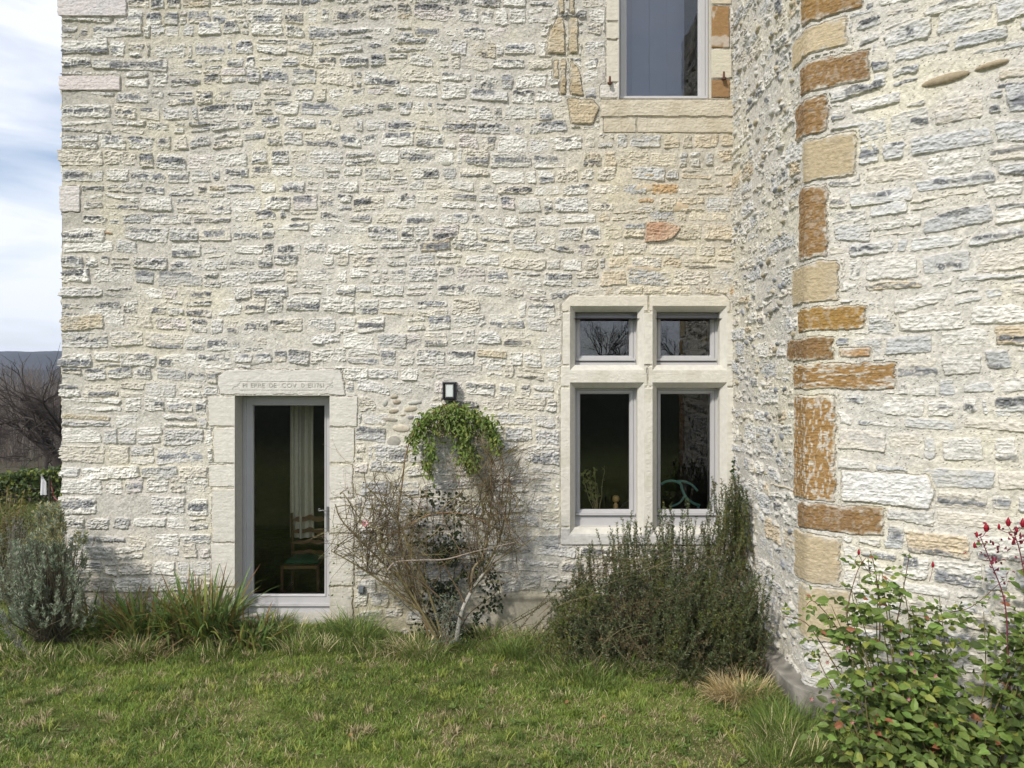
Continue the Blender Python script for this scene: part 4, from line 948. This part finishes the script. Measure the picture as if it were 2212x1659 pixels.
n = len(P); N_ = rdir(n) * .7; N_[:, 1] -= .7; N_[:, 2] += .5; leaf_add(b, P, D, N_, RNG.uniform(.034, .062, n), RNG.uniform(.017, .026, n), np.where((RNG.random(n) < .06)[:, None], np.array([[.28, .30, .07]]), jcol((.14, .20, .042), n, .5))); P = []
for cx, cy, sx, sy, n in [(945, 915, 14, 14, 150), (965, 890, 12, 6, 60), (985, 1000, 14, 14, 130), (1000, 1020, 16, 8, 80), (915, 1005, 8, 8, 60), (1040, 950, 12, 9, 90), (890, 970, 5, 10, 40), (960, 935, 15, 8, 80)]:
    for _ in range(n): P.append(W(rs.gauss(cx, sx), rs.gauss(cy, sy), rs.uniform(6.7, 6.8)))
n = len(P); leaf_add(b, P, rdir(n), rdir(n), .013, .010, jcol((.38, .30, .20), n, .35)); b.build('foliage', M_LEAF, clm)

# small silvery plant at the foot of the rose bush
sg = empty('sage_plant', gpt(965, 6.4), 'small grey green sage growing at the foot of the bare rose bush', 'plant'); b = MB(); P = []
for _ in range(520): P.append(W(rs.gauss(965, 16), rs.uniform(1285, 1392), rs.uniform(6.3, 6.5)))
n = len(P); leaf_add(b, P, rdir(n, .5), rdir(n, .8), RNG.uniform(.018, .032, n), .009, jcol((.19, .22, .17), n, .25)); b.build('foliage', M_LEAF, sg)
b = MB()
for k in range(14): cane(b, [(965 + rs.gauss(0, 4), 1400), (965 + rs.gauss(0, 12), 1350), (965 + rs.gauss(0, 18), 1290 + rs.uniform(0, 40))], 6.42, 6.4, .003, .0015, (.2, .17, .12))
b.build('stem', M_BARK, sg)

# rosemary
ros = empty('rosemary_bush', gpt(1430, 6.3), 'wide dark green rosemary bush with tall upright shoots under the cross window', 'bush')
rb = MB(); nb = MB(); rs = random.Random(8)
def prof_top(px):                               # outline of the top of the bush in the photograph
    xs = [1185, 1215, 1260, 1300, 1340, 1400, 1440, 1480, 1520, 1560, 1600, 1630, 1660, 1690]; ys = [1300, 1240, 1215, 1190, 1165, 1125, 1140, 1125, 1115, 1078, 1072, 1120, 1200, 1350]
    return float(np.interp(px, xs, ys))
NP, ND, NL = [], [], []
def rstem(s0, e, sag, r, dens, nl):
    mid = (s0 + e) / 2 + np.array((rs.gauss(0, .05), rs.gauss(0, .05), sag)); n = 9; t = np.linspace(0, 1, n)[:, None]
    P = s0 * (1 - t) ** 2 + 2 * mid * t * (1 - t) + e * t * t; rb.tube(P, np.linspace(r, r * .35, n), 3, np.array((.11, .09, .05)) * rs.uniform(.5, 1.7))
    L = np.linalg.norm(np.diff(P, axis=0), axis=1).sum(); m = int(L * dens); tt = RNG.uniform(.12, 1, m)
    i = np.minimum((tt * (n - 1)).astype(int), n - 2); f = (tt * (n - 1) - i)[:, None]; q = P[i] * (1 - f) + P[i + 1] * f; ax = P[i + 1] - P[i]; ax /= np.linalg.norm(ax, axis=1)[:, None]
    d = rdir(m); d = d - ax * (d * ax).sum(1)[:, None]; d /= np.linalg.norm(d, axis=1)[:, None]
    NP.append(q); ND.append(d + ax * .75); NL.append(RNG.uniform(.7, 1.2, m) * nl)
for k in range(620):
    px = rs.uniform(1195, 1680); top = prof_top(px); u = rs.random(); py = top + 10 + (1400 - top) * u ** 1.3 * .9; Y = 6.75 - .85 * u ** .8 + rs.uniform(-.1, .1)
    e = W(px, py, Y); e[0] = min(e[0], 1.93) if Y > 5.2 else e[0]
    s0 = gpt(1440 + (px - 1440) * .78 + rs.gauss(0, 55), min(max(Y + rs.uniform(-.1, .3), 5.9), 6.75)); s0[2] += rs.uniform(0, .25) * (u < .5)
    rstem(s0, e, rs.uniform(-.02, .12), rs.uniform(.0025, .005), 190, .024)
for k in range(330):                             # skirt spilling forward
    if rs.random() < .72: px, py, Y = rs.uniform(1440, 1690), rs.uniform(1230, 1470), rs.uniform(5.45, 6.0)
    else: px, py, Y = rs.uniform(1175, 1320), rs.uniform(1260, 1420), rs.uniform(5.9, 6.4)
    e = W(px, py, Y); e[0] = min(e[0], 1.88); e[2] = max(e[2], .10); s0 = gpt(px + rs.gauss(0, 60) + (1440 - px) * .25, min(Y + rs.uniform(.1, .5), 6.7)); s0[0] = min(s0[0], 1.85); rstem(s0, e, rs.uniform(.05, .2), .003, 190, .024)
for k in range(60):                              # sideways arching stems
    px = rs.uniform(1200, 1640); py = rs.uniform(prof_top(px) + 30, 1400); Y = rs.uniform(5.85, 6.3); e = W(px, py, Y); dx = rs.choice([-1, 1]) * rs.uniform(.3, .7)
    s0 = e + np.array((dx, rs.uniform(0, .2), -rs.uniform(.0, .35))); s0[2] = max(s0[2], .15); s0[0] = min(s0[0], 1.9); e[0] = min(e[0], 1.9); rstem(s0, e, .08, .003, 60, .02)
for k in range(125):                              # upright shoots
    px = rs.choice([rs.uniform(1545, 1630), rs.uniform(1340, 1500), rs.uniform(1540, 1625), rs.uniform(1240, 1360)]); Y = rs.uniform(6.3, 6.8); t0 = prof_top(px)
    e = W(px + rs.gauss(0, 8), t0 - rs.uniform(-15, 55), Y); e[0] = min(e[0], 1.93); s0 = W(px + rs.gauss(0, 14), t0 + 120, Y); rstem(s0, e, .0, .003, 300, .022)
P = np.concatenate(NP); D = np.concatenate(ND); L = np.concatenate(NL); n = len(P); D /= np.linalg.norm(D, axis=1)[:, None]; S = np.cross(D, rdir(n)); S /= np.linalg.norm(S, axis=1)[:, None]
P = P.copy(); V_ = np.stack([P - S * .0014, P + S * .0014, P + D * L[:, None] * .6 + S * .0027, P + D * L[:, None], P + D * L[:, None] * .6 - S * .0027], 1).reshape(-1, 3); o_ = (np.arange(n) * 5)[:, None]
cc = jcol((.066, .092, .032), n, .5); cz = fbm(P[:, 0] * 5, P[:, 2] * 5 + P[:, 1] * 3, 91, 3); cc = np.where((cz > .22)[:, None], cc * np.array([[1.6, 1.4, .9]]), cc); cc = np.where((cz < -.3)[:, None] & (RNG.random(n) < .5)[:, None], jcol((.17, .125, .065), n, .4), cc)
cc = np.where((RNG.random(n) < .16)[:, None], np.array([[.17, .19, .12]]), cc); cc = np.where((RNG.random(n) < .05)[:, None], np.array([[.20, .14, .07]]), cc)
nb.add(V_, [o_ + np.array([0, 1, 2, 4]), o_ + np.array([4, 2, 3])], np.repeat(cc, 5, 0)); nb.build('foliage', M_NEEDLE, ros); rb.build('stem', M_BARK, ros)
print('rosemary needles', n)

# red rose bush at the right
rr2 = empty('red_rose_bush', gpt(1980, 4.3), 'green leafy rose bush with red buds in front of the orange cornered wing', 'bush')
rs = random.Random(12); sb = MB(); lb_ = MB(); LP, LD, LN, LL = [], [], [], []
def wingY(px): return 5.2 + DR[1] * wu(max(px, 1745))
def compound(p, d, k=5, s=.045):
    d = d / np.linalg.norm(d); side = np.cross(d, (0, 0, 1.)); side /= np.linalg.norm(side) + 1e-6
    q = p + d * s * 1.9; 
    LP.append(q); LD.append(d + np.array((0, 0, -.15))); LN.append((rs.gauss(0, .35), rs.gauss(-.9, .4), .7)); LL.append(s * rs.uniform(.9, 1.2))
    for j in range(k // 2):
        for sg_ in (-1, 1):
            LP.append(p + d * s * (.7 + .75 * j)); LD.append(d * .45 + side * sg_ + np.array((0, 0, -.1))); LN.append((rs.gauss(0, .4), rs.gauss(-.9, .45), .7)); LL.append(s * rs.uniform(.7, 1.0))
def top2(px): return float(np.interp(px, [1690, 1730, 1790, 1840, 1880, 1930, 1970, 2010, 2040, 2080, 2130, 2180, 2230, 2320], [1320, 1310, 1275, 1235, 1225, 1205, 1195, 1215, 1290, 1310, 1260, 1240, 1200, 1180]))
def rcane(P, r0, r1, step, s, col=(.13, .11, .045), from_=.25):
    P = arc(P, 5); sb.tube(P, np.linspace(r0, r1, len(P)), 5, col)
    L = np.linalg.norm(np.diff(P, axis=0), axis=1).sum(); m = max(2, int(L / step))
    for k in range(m):
        t = from_ + (1 - from_) * (k + rs.random()) / m; i = min(int(t * (len(P) - 1)), len(P) - 2); d = (P[i + 1] - P[i]); d /= np.linalg.norm(d) + 1e-9
        dd = np.array((rs.gauss(0, 1), rs.gauss(-.3, 1), rs.gauss(.1, .6))); dd -= d * dd.dot(d) * .6; compound(P[i], dd, rs.choice([5, 5, 3]), s * rs.uniform(.75, 1.15))
for k in range(80):
    px = rs.uniform(1740, 2330); t0 = top2(px); u = rs.random() ** .95; py = t0 + 15 + (1600 - t0) * u; Y = min(wingY(px) - .12, 4.55 - .5 * u + rs.uniform(-.1, .1))
    if px > 2060 and py < 1400 and rs.random() < .5: continue
    e = W(px, py, Y); bx = 2000 + (px - 2000) * .5 + rs.gauss(0, 25); s0 = W(bx, 1620, 4.15); s0[2] = float(gz(s0[0], s0[1])); mid = (s0 + e) / 2 + np.array((rs.gauss(0, .06), rs.gauss(0, .05), .06))
    rcane([s0, mid, e], .005, .002, .075, rs.uniform(.058, .078))
for pts in [[(1830, 1480), (1780, 1400), (1740, 1345), (1690, 1330)], [(1840, 1440), (1810, 1360), (1760, 1300), (1740, 1310)], [(1850, 1420), (1830, 1330), (1850, 1240), (1870, 1205)], [(1900, 1400), (1900, 1300), (1890, 1230), (1880, 1190)],
            [(1930, 1380), (1950, 1280), (1965, 1195)], [(1860, 1520), (1810, 1500), (1775, 1440), (1770, 1420)], [(1980, 1400), (2040, 1330), (2100, 1310), (2170, 1250)], [(1830, 1560), (1790, 1540), (1770, 1550)]]:
    rcane([W(a, c, 4.5) for a, c in pts], .004, .0018, .05, .040, (.16, .09, .05), .1)
PUR = (.16, .045, .06)
tall = arc([W(a, c, 4.3) for a, c in [(2185, 1560), (2178, 1420), (2170, 1300), (2140, 1215), (2118, 1160)]], 6); sb.tube(tall, np.linspace(.005, .0025, len(tall)), 5, PUR)
t2 = arc([W(a, c, 4.28) for a, c in [(2230, 1500), (2220, 1300), (2205, 1200), (2190, 1150)]], 6); sb.tube(t2, np.linspace(.005, .0025, len(t2)), 5, PUR)
buds = [(2130, 1148), (2158, 1143), (2178, 1136), (2110, 1160), (2105, 1183), (2196, 1150), (2209, 1138), (2215, 1165), (2190, 1175), (1875, 1205), (1855, 1198), (1893, 1232), (2015, 1225), (2125, 1210)]
for i, (a, c) in enumerate(buds):
    q = W(a, c, 4.28); near = min(list(tall[len(tall) // 2:]) + list(t2[len(t2) // 2:]) + ([W(1880, 1240, 4.4)] if a < 2050 else []), key=lambda p: np.linalg.norm(p - q)) if a > 2050 or a < 1900 else q + np.array((-.02, 0, -.08))
    sb.tube([near, (near + q) / 2 + np.array((0, 0, -.01)), q], [.0022, .0018, .0016], 4, PUR)
    if i in (9, 10, 11, 12, 13) and i % 2: continue
    big = 1.4 if i in (0, 2, 6) else .9
    bd_ = MB(); bd_.lathe(tuple(q), [(0, -.004), (.006 * big, .0), (.009 * big, .010 * big), (.007 * big, .022 * big), (.002, .034 * big), (0, .036 * big)], 8, (.36, .012, .03)); 
    if big > 1:
        m_ = 7; aa = np.arange(m_) * 2.4; leaf_add(bd_, np.tile(q + np.array((0, 0, .006)), (m_, 1)), np.stack([np.cos(aa), np.sin(aa), .9 + 0 * aa], -1), np.stack([-np.cos(aa), -np.sin(aa), 1 + 0 * aa], -1), .026, .024, np.array([[.42, .02, .05]] * m_))
    bd_.build('rose_bud', M_LEAF, rr2, True)
for px, py in [(2140, 1175), (2165, 1230), (2150, 1250), (2180, 1290), (2205, 1240), (2080, 1330), (2120, 1290)]: compound(W(px, py, 4.3), np.array((rs.gauss(0, 1), -.3, .1)), 3, .035)
red_ = MB(); q_ = []
for k in range(90):
    t = rs.random(); s_ = rs.choice([tall, t2]); q0 = s_[int(len(s_) * (.62 + .37 * t))]; q_.append(q0 + np.array((rs.gauss(0, .05), rs.gauss(0, .03), rs.gauss(0, .03))))
leaf_add(red_, q_, rdir(len(q_), .5), rdir(len(q_)), RNG.uniform(.018, .038, len(q_)), .014, jcol((.20, .03, .05), len(q_), .4)); red_.build('young_red_leaves', M_LEAF, rr2)
n = len(LP); LLa = np.array(LL); cc = jcol((.125, .18, .04), n, .6); cc = np.where((RNG.random(n) < .08)[:, None], np.array([[.26, .29, .06]]), cc); cc = np.where((RNG.random(n) < .012)[:, None], np.array([[.30, .12, .06]]), cc)
leaf_add(lb_, LP, LD, LN, LLa, LLa * .62, cc, .15, .14); sb.build('cane', M_BARK, rr2); print('rose leaves', n)
b = lb_
for px, py in [(1787, 1430), (1830, 1400), (1968, 1412), (1975, 1450), (1885, 1488), (1962, 1510), (1752, 1510), (1800, 1515), (2020, 1460), (1840, 1560)]:
    q = W(px, py, 3.95); m_ = 6; aa = np.arange(m_) * 1.05; leaf_add(b, np.tile(q, (m_, 1)), np.stack([np.cos(aa), -.5 + 0 * aa, np.sin(aa)], -1), np.array([[0, -1., .2]] * m_), .014, .007, jcol((.45, .22, .2), m_))
b.build('leaves', M_LEAF, rr2)

# silver shrub and lavender at the left corner
sil = empty('silver_shrub', gpt(120, 6.5), 'silvery grey leaved shrub at the left corner of the house', 'bush'); rs = random.Random(31); b = MB(); sb = MB()
tips = []
for k in range(420):
    a, c = rs.gauss(100, 50), rs.uniform(1090, 1345)
    if c < 1150: a = rs.gauss(112, 13)
    if a > 205 or a < -10: continue
    e = W(a, c, rs.uniform(6.1, 6.75)); s0 = gpt(115 + rs.gauss(0, 15), 6.55); mid = (s0 + e) / 2 + np.array((rs.gauss(0, .04), 0, .0)); P = arc([s0, mid, e], 5); sb.tube(P, np.linspace(.005, .0015, len(P)), 4, (.13, .115, .08)); tips.append((P[-1], P[-1] - P[-3]))
PP_, DD = [], []
for p, d in tips:
    d = d / np.linalg.norm(d); d = d * .6 + np.array((0, -.1, .8)); d /= np.linalg.norm(d)
    for j in range(34): t = rs.uniform(-.09, .02); q = p + d * t; v = np.array((rs.gauss(0, 1), rs.gauss(0, 1), rs.gauss(0, 1))); v -= d * v.dot(d); v /= np.linalg.norm(v); PP_.append(q); DD.append(v + d * 1.1)
n = len(PP_); yel = (np.array(PP_)[:, 2] > 1.0) & (RNG.random(n) < .45); cc = np.where(yel[:, None], jcol((.36, .33, .15), n), jcol((.27, .31, .22), n, .35)); leaf_add(b, PP_, DD, rdir(n, .3), RNG.uniform(.026, .042, n), .010, cc, .1, .1); b.build('foliage', M_LEAF, sil); sb.build('stem', M_BARK, sil)
for i, (px, Y, hgt, lab) in enumerate([(30, 6.9, 1.0, 'tall grey lavender with dry stalks left of the silver shrub'), (75, 6.15, .55, 'dried grey flower spike leaning in front of the silver shrub'), (-30, 6.6, .9, 'lavender with brownish stalks at the far left edge')]):
    c = gpt(px, Y); e = empty('lavender', c, lab, 'plant', 'lavender at the left corner'); b = MB(); sp = MB()
    for k in range(46 if i != 1 else 3):
        az = rs.uniform(0, 6.28); ln = rs.uniform(.0, .3) if i != 1 else rs.uniform(.29, .31); az = az if i != 1 else 3.0
        tp = c + np.array((math.cos(az) * ln, math.sin(az) * ln * .6, hgt * rs.uniform(.6, 1))); P = arc([c, (c + tp) / 2 + np.array((0, 0, .05)), tp], 4); b.tube(P, [.002] * len(P), 3, (.15, .15, .10))
        m_ = 26 if i != 1 else 110; t = RNG.uniform(.6 if i != 1 else .35, 1, m_); q = c + (tp - c) * t[:, None] + RNG.normal(0, .006 if i != 1 else .012, (m_, 3)); leaf_add(sp, q, rdir(m_, .5), rdir(m_), .016, .008, jcol((.20, .19, .185) if i != 2 else (.17, .17, .10), m_, .3))
    b.build('stalk', M_BARK, e); sp.build('flower_spike', M_LEAF, e)

# yellow-green shrub and the garden wall beyond the corner
ys = empty('yellow_green_shrub', gpt(10, 8.2), 'loose yellow green shrub in the garden beyond the lavender', 'bush'); b = MB(); sb = MB(); P = []; rs = random.Random(77)
for k in range(60):
    e = W(rs.uniform(-60, 60), rs.uniform(1050, 1200), rs.uniform(7.9, 8.5)); s0 = gpt(10 + rs.gauss(0, 10), 8.2); Q = arc([s0, (s0 + e) / 2 + np.array((0, 0, .1)), e], 4); sb.tube(Q, [.004] * len(Q), 3, (.2, .15, .09)); P += [q + np.array((rs.gauss(0, .03), rs.gauss(0, .03), rs.gauss(0, .03))) for q in list(Q[-5:]) * 4]
n = len(P); leaf_add(b, P, rdir(n), rdir(n, .7), RNG.uniform(.03, .05, n), .022, jcol((.16, .155, .04), n, .5)); b.build('foliage', M_LEAF, ys); sb.build('stem', M_BARK, ys)
dk = empty('olive_shrub', gpt(45, 7.8), 'dark olive twiggy shrub behind the lavender beyond the house corner', 'bush'); b = MB(); sb = MB(); P = []; D = []
for k in range(170):
    e = W(rs.gauss(40, 45), rs.uniform(1110, 1290), rs.uniform(7.4, 8.2)); s0 = gpt(45 + rs.gauss(0, 30), 7.8); Q = arc([s0, (s0 + e) / 2 + np.array((rs.gauss(0, .06), 0, .08)), e], 5); sb.tube(Q, np.linspace(.005, .002, len(Q)), 3, (.13, .10, .06)); P += [q + np.array((rs.gauss(0, .03), rs.gauss(0, .03), rs.gauss(0, .03))) for q in list(Q[-7:]) * 3]
n = len(P); leaf_add(b, P, rdir(n), rdir(n, .7), RNG.uniform(.03, .05, n), .014, jcol((.085, .095, .04), n, .5)); b.build('foliage', M_LEAF, dk); sb.build('stem', M_BARK, dk)
gw = empty('garden_wall', (-9, 14, 0), 'low dark rubble garden wall topped with ivy beyond the house corner', 'wall')
uss = np.arange(-16, -3.9, .03); vss = np.arange(-.3, .52, .03); r2 = random.Random(9)
ss = [rnd_stone(q, r2, (.01, .05), .1, [((.16, .14, .12), 1), ((.22, .19, .15), 1), ((.12, .11, .10), 1)]) for q in courses(-16, -4, -.3, .55, (.1, .18), (.2, .5), (.02, .04), r2, lambda x, z: True)]
U2, V2, H2, C2, _ = stonefield(uss, vss, ss, (.10, .09, .07), 33, mh=.03); part_from_grid('wall', np.stack([U2, 14 - H2 * 1.5, V2], -1).reshape(-1, 3), C2.reshape(-1, 3), grid_faces(len(uss), len(vss)), slice(None), M_STONE, gw)
b = MB(); b.box((-16, 14.02, -.3), (-3.95, 14.4, .51), (.16, .14, .12)); b.build('coping', M_CONC, gw)
iw = MB(); n = 9000; x = RNG.uniform(-15, -6, n); zt = .52 + .32 * (fbm(x * 1.4, x * 0, 3, 3) * .7 + .5); z = .42 + (zt - .42) * RNG.random(n) ** .7; y = RNG.uniform(13.8, 14.35, n)
hang = RNG.random(n) < .18; z = np.where(hang, RNG.uniform(.2, .5, n), z); y = np.where(hang, 13.86, y)
leaf_add(iw, np.stack([x, y, z], -1), rdir(n), rdir(n, .8), RNG.uniform(.06, .10, n), .06, np.where((RNG.random(n) < .25)[:, None], np.array([[.20, .24, .05]]), jcol((.075, .11, .035), n, .35)))
o = iw.build('wall_ivy', M_LEAF); tag(o, 'bright green ivy growing along the top of the low garden wall', 'ivy', kind='stuff')
# towel on a stake
YS = 9.0; c = gpt(107, YS)
st_ = empty('garden_stake', c, 'dark wooden stake holding a white towel beyond the house corner', 'stake'); b = MB(); b.tube([c, W(107, 1028, YS)], [.016, .012], 7, (.05, .045, .04)); b.build('post', M_BARK, st_)
b = MB(); n = 8; m_ = 12; V_ = []
for j in range(m_):
    t = j / (m_ - 1); zc = W(0, 1023 + 46 * t, YS)[2]; xc0 = W(92 - 5 * t + (0 if j else 2), 0, YS)[0]; xc1 = W(94 + min(t * 4, 1) * 9 - 1 * t, 0, YS)[0]
    V_.append([(xc0 + (xc1 - xc0) * i / (n - 1), YS - .03 + .012 * math.sin(i * 1.7 + t) + .02 * t, zc - .012 * i / (n - 1) * (1 - t) * 3) for i in range(n)])
V_ = np.array(V_).reshape(-1, 3); b.add(V_, grid_faces(n, m_)[:, ::-1], (.72, .72, .76)); V3_ = V_ + np.array((.0, .006, 0)); b.add(V3_, grid_faces(n, m_), (.72, .72, .76)); o = b.build('white_towel', M_CLOTH, None, True); tag(o, 'small white towel hanging on the dark garden stake', 'towel')
b = MB(); b.tube(arc([W(108, 1035, YS + .05), W(113, 1058, YS), W(118, 1075, YS), W(132, 1086, YS - .1), W(150, 1086, YS - .2)], 5), .006, 5, (.20, .02, .03)); o = b.build('cord', M_METAL); tag(o, 'dark red cord trailing from the garden stake to the wall', 'cord')

# ------------------------------------------------------------------ far country
def tree(name, base, H_, lab, grp, seed, lean=(0, 0), depth=5, col=(.055, .045, .038), r=.16, kids=(3, 4), up=.04, cat='tree', trunk=.35):
    rs = random.Random(seed); e = empty(name, base, lab, cat, grp); b = MB(); c = MB(); d = np.array((lean[0], lean[1], 1.)); d /= np.linalg.norm(d); P = [np.array(base, float)]; P[0][2] -= .3
    for k in range(6): P.append(P[-1] + d * H_ * trunk / 6 + np.array((rs.gauss(0, .04), rs.gauss(0, .04), 0)))
    b.tube(P, np.linspace(r, r * .72, 7), 8, col); b.build('trunk', M_BARK, e)
    for k in range(6):
        az = k * 2.4 + rs.uniform(-.4, .4); q = np.array((math.cos(az) * .8 + lean[0], math.sin(az) * .8 + lean[1], .65 + .25 * k / 5)); branchy(c, P[4 + (k % 3)], q, H_ * .36, r * .5, depth - 1, col, 5, kids, .5, .28, up, None, None, .68, 3, rs)
    c.build('crown', M_BARK, e); return e
tree('bare_tree', (-17.4, 30, float(gz(-17.4, 30)) - .2), 4.9, 'dark leafless oak with spreading limbs just left of the house corner', 'bare trees beyond the garden', 3, (-.35, 0), 5, r=.19)
tree('bare_tree', (-24.5, 34, float(gz(-24.5, 34)) - .2), 3.9, 'leafless tree with low twisting limbs at the far left edge', 'bare trees beyond the garden', 8, (.1, 0), 5, r=.13)
tree('bare_tree', (-14.9, 27, float(gz(-14.9, 27)) - .2), 5.6, 'bare tree half hidden behind the house corner, its twigs just showing beside the wall', 'bare trees beyond the garden', 21, (-.3, 0), 5, r=.15)
tree('bare_tree', (-27.5, 45, float(gz(-27.5, 45)) - .2), 6.4, 'most distant bare tree in front of the woodland', 'bare trees beyond the garden', 27, (.15, 0), 5, r=.14)
tree('bare_tree', (-22, 37, float(gz(-22, 37)) - .2), 3.4, 'slender leafless tree between the two larger bare trees', 'bare trees beyond the garden', 15, (.2, 0), 5, r=.08)
for i, (x, y, h, lab) in enumerate([(6.3, -38, 4.6, 'bare round crowned tree reflected in the upper left pane of the cross window'), (10.9, -36, 4.8, 'bare tree reflected in the right pane of the cross window'), (8.4, -41, 4.0, 'low bare tree between two others, reflected in the cross window')]):
    tree('meadow_tree', (x, y, float(gz(x, y))), h, lab, 'bare trees on the meadow behind the viewer', 40 + i, (0, 0), 5, r=.09, up=.12)
# wooded bank and far hill
def ridge(name, x0, x1, y0, depth, z0, ztop, col, seed, wav, n=160, m=24, mat=M_FAR):
    gx = np.linspace(x0, x1, n); t = np.linspace(0, 1, m); X_, T_ = np.meshgrid(gx, t); prof = np.sin(T_ * math.pi * .5)
    Z_ = z0 + (ztop - z0) * prof * (1 + wav * fbm(X_ / (abs(x1 - x0) * .12), T_ * 2, seed, 4)) + (ztop - z0) * .025 * fbm(X_ / (abs(x1 - x0) * .008), T_ * 30, seed + 3, 3)
    cc = np.array(col) * (1 + .35 * fbm(X_ / (abs(x1 - x0) * .02), T_ * 12, seed + 5, 4))[..., None]
    b = MB(); b.add(np.stack([X_, y0 + T_ * depth, Z_], -1).reshape(-1, 3), grid_faces(n, m), cc.reshape(-1, 3)); o = b.build(name, mat, None, True); tag(o, kind='structure'); return o
ridge('wooded_bank', -260, 120, 110, 90, -12, -.5, (.075, .058, .044), 5, .12)
ridge('far_hill', -1600, 1400, 650, 500, -30, 50, (.022, .022, .022), 15, .06, 400, 40)
ridge('far_hill', -1800, 900, 420, 260, -30, 14, (.03, .027, .023), 25, .16, 300, 30)
b = MB(); rs = random.Random(55)
for k in range(1300):
    y = rs.uniform(85, 175); px = rs.uniform(-260, 200); x = (px - CX) / F * y; z = -13 + (y - 85) * .11; h = rs.uniform(7, 11); ln = rs.gauss(0, .04)
    cc = np.array((.09, .07, .052)) * rs.uniform(.5, 1.5) if rs.random() < .8 else np.array((.18, .16, .135))
    b.tube([(x, y, z), (x + ln * h * .5, y, z + h * .5), (x + ln * h, y, z + h)], [.07, .05, .02], 3, cc)
    for j in range(9):
        t = rs.uniform(.3, 1); az = rs.uniform(0, 6.28); l2 = rs.uniform(.8, 2.4); q = np.array((x + ln * h * t, y, z + h * t)); e = q + np.array((math.cos(az) * l2 * .6, math.sin(az) * l2 * .6, l2)); b.tube([q, (q + e) / 2 + np.array((0, 0, .1)), e], [.03, .02, .01], 3, cc)
o = b.build('woodland', M_BARK); tag(o, 'leafless grey brown winter woodland on the slope beyond the garden', 'woodland', kind='stuff')
m = bpy.data.materials.new('haze'); m.use_nodes = True; n_ = m.node_tree; n_.nodes.remove(n_.nodes['Principled BSDF']); pv = n_.nodes.new('ShaderNodeVolumePrincipled')
pv.inputs['Color'].default_value = (.72, .82, 1, 1); pv.inputs['Density'].default_value = .0003; n_.links.new(pv.outputs[0], n_.nodes['Material Output'].inputs['Volume'])
b = MB(); b.box((-3100, -3100, -60), (3100, 3100, 80), (.8, .8, .8)); o = b.build('haze', m); tag(o, 'thin blue winter air over the distant hills', 'haze', kind='stuff')
for o in list(bpy.data.objects):
    if '_org' in o.keys(): del o['_org']
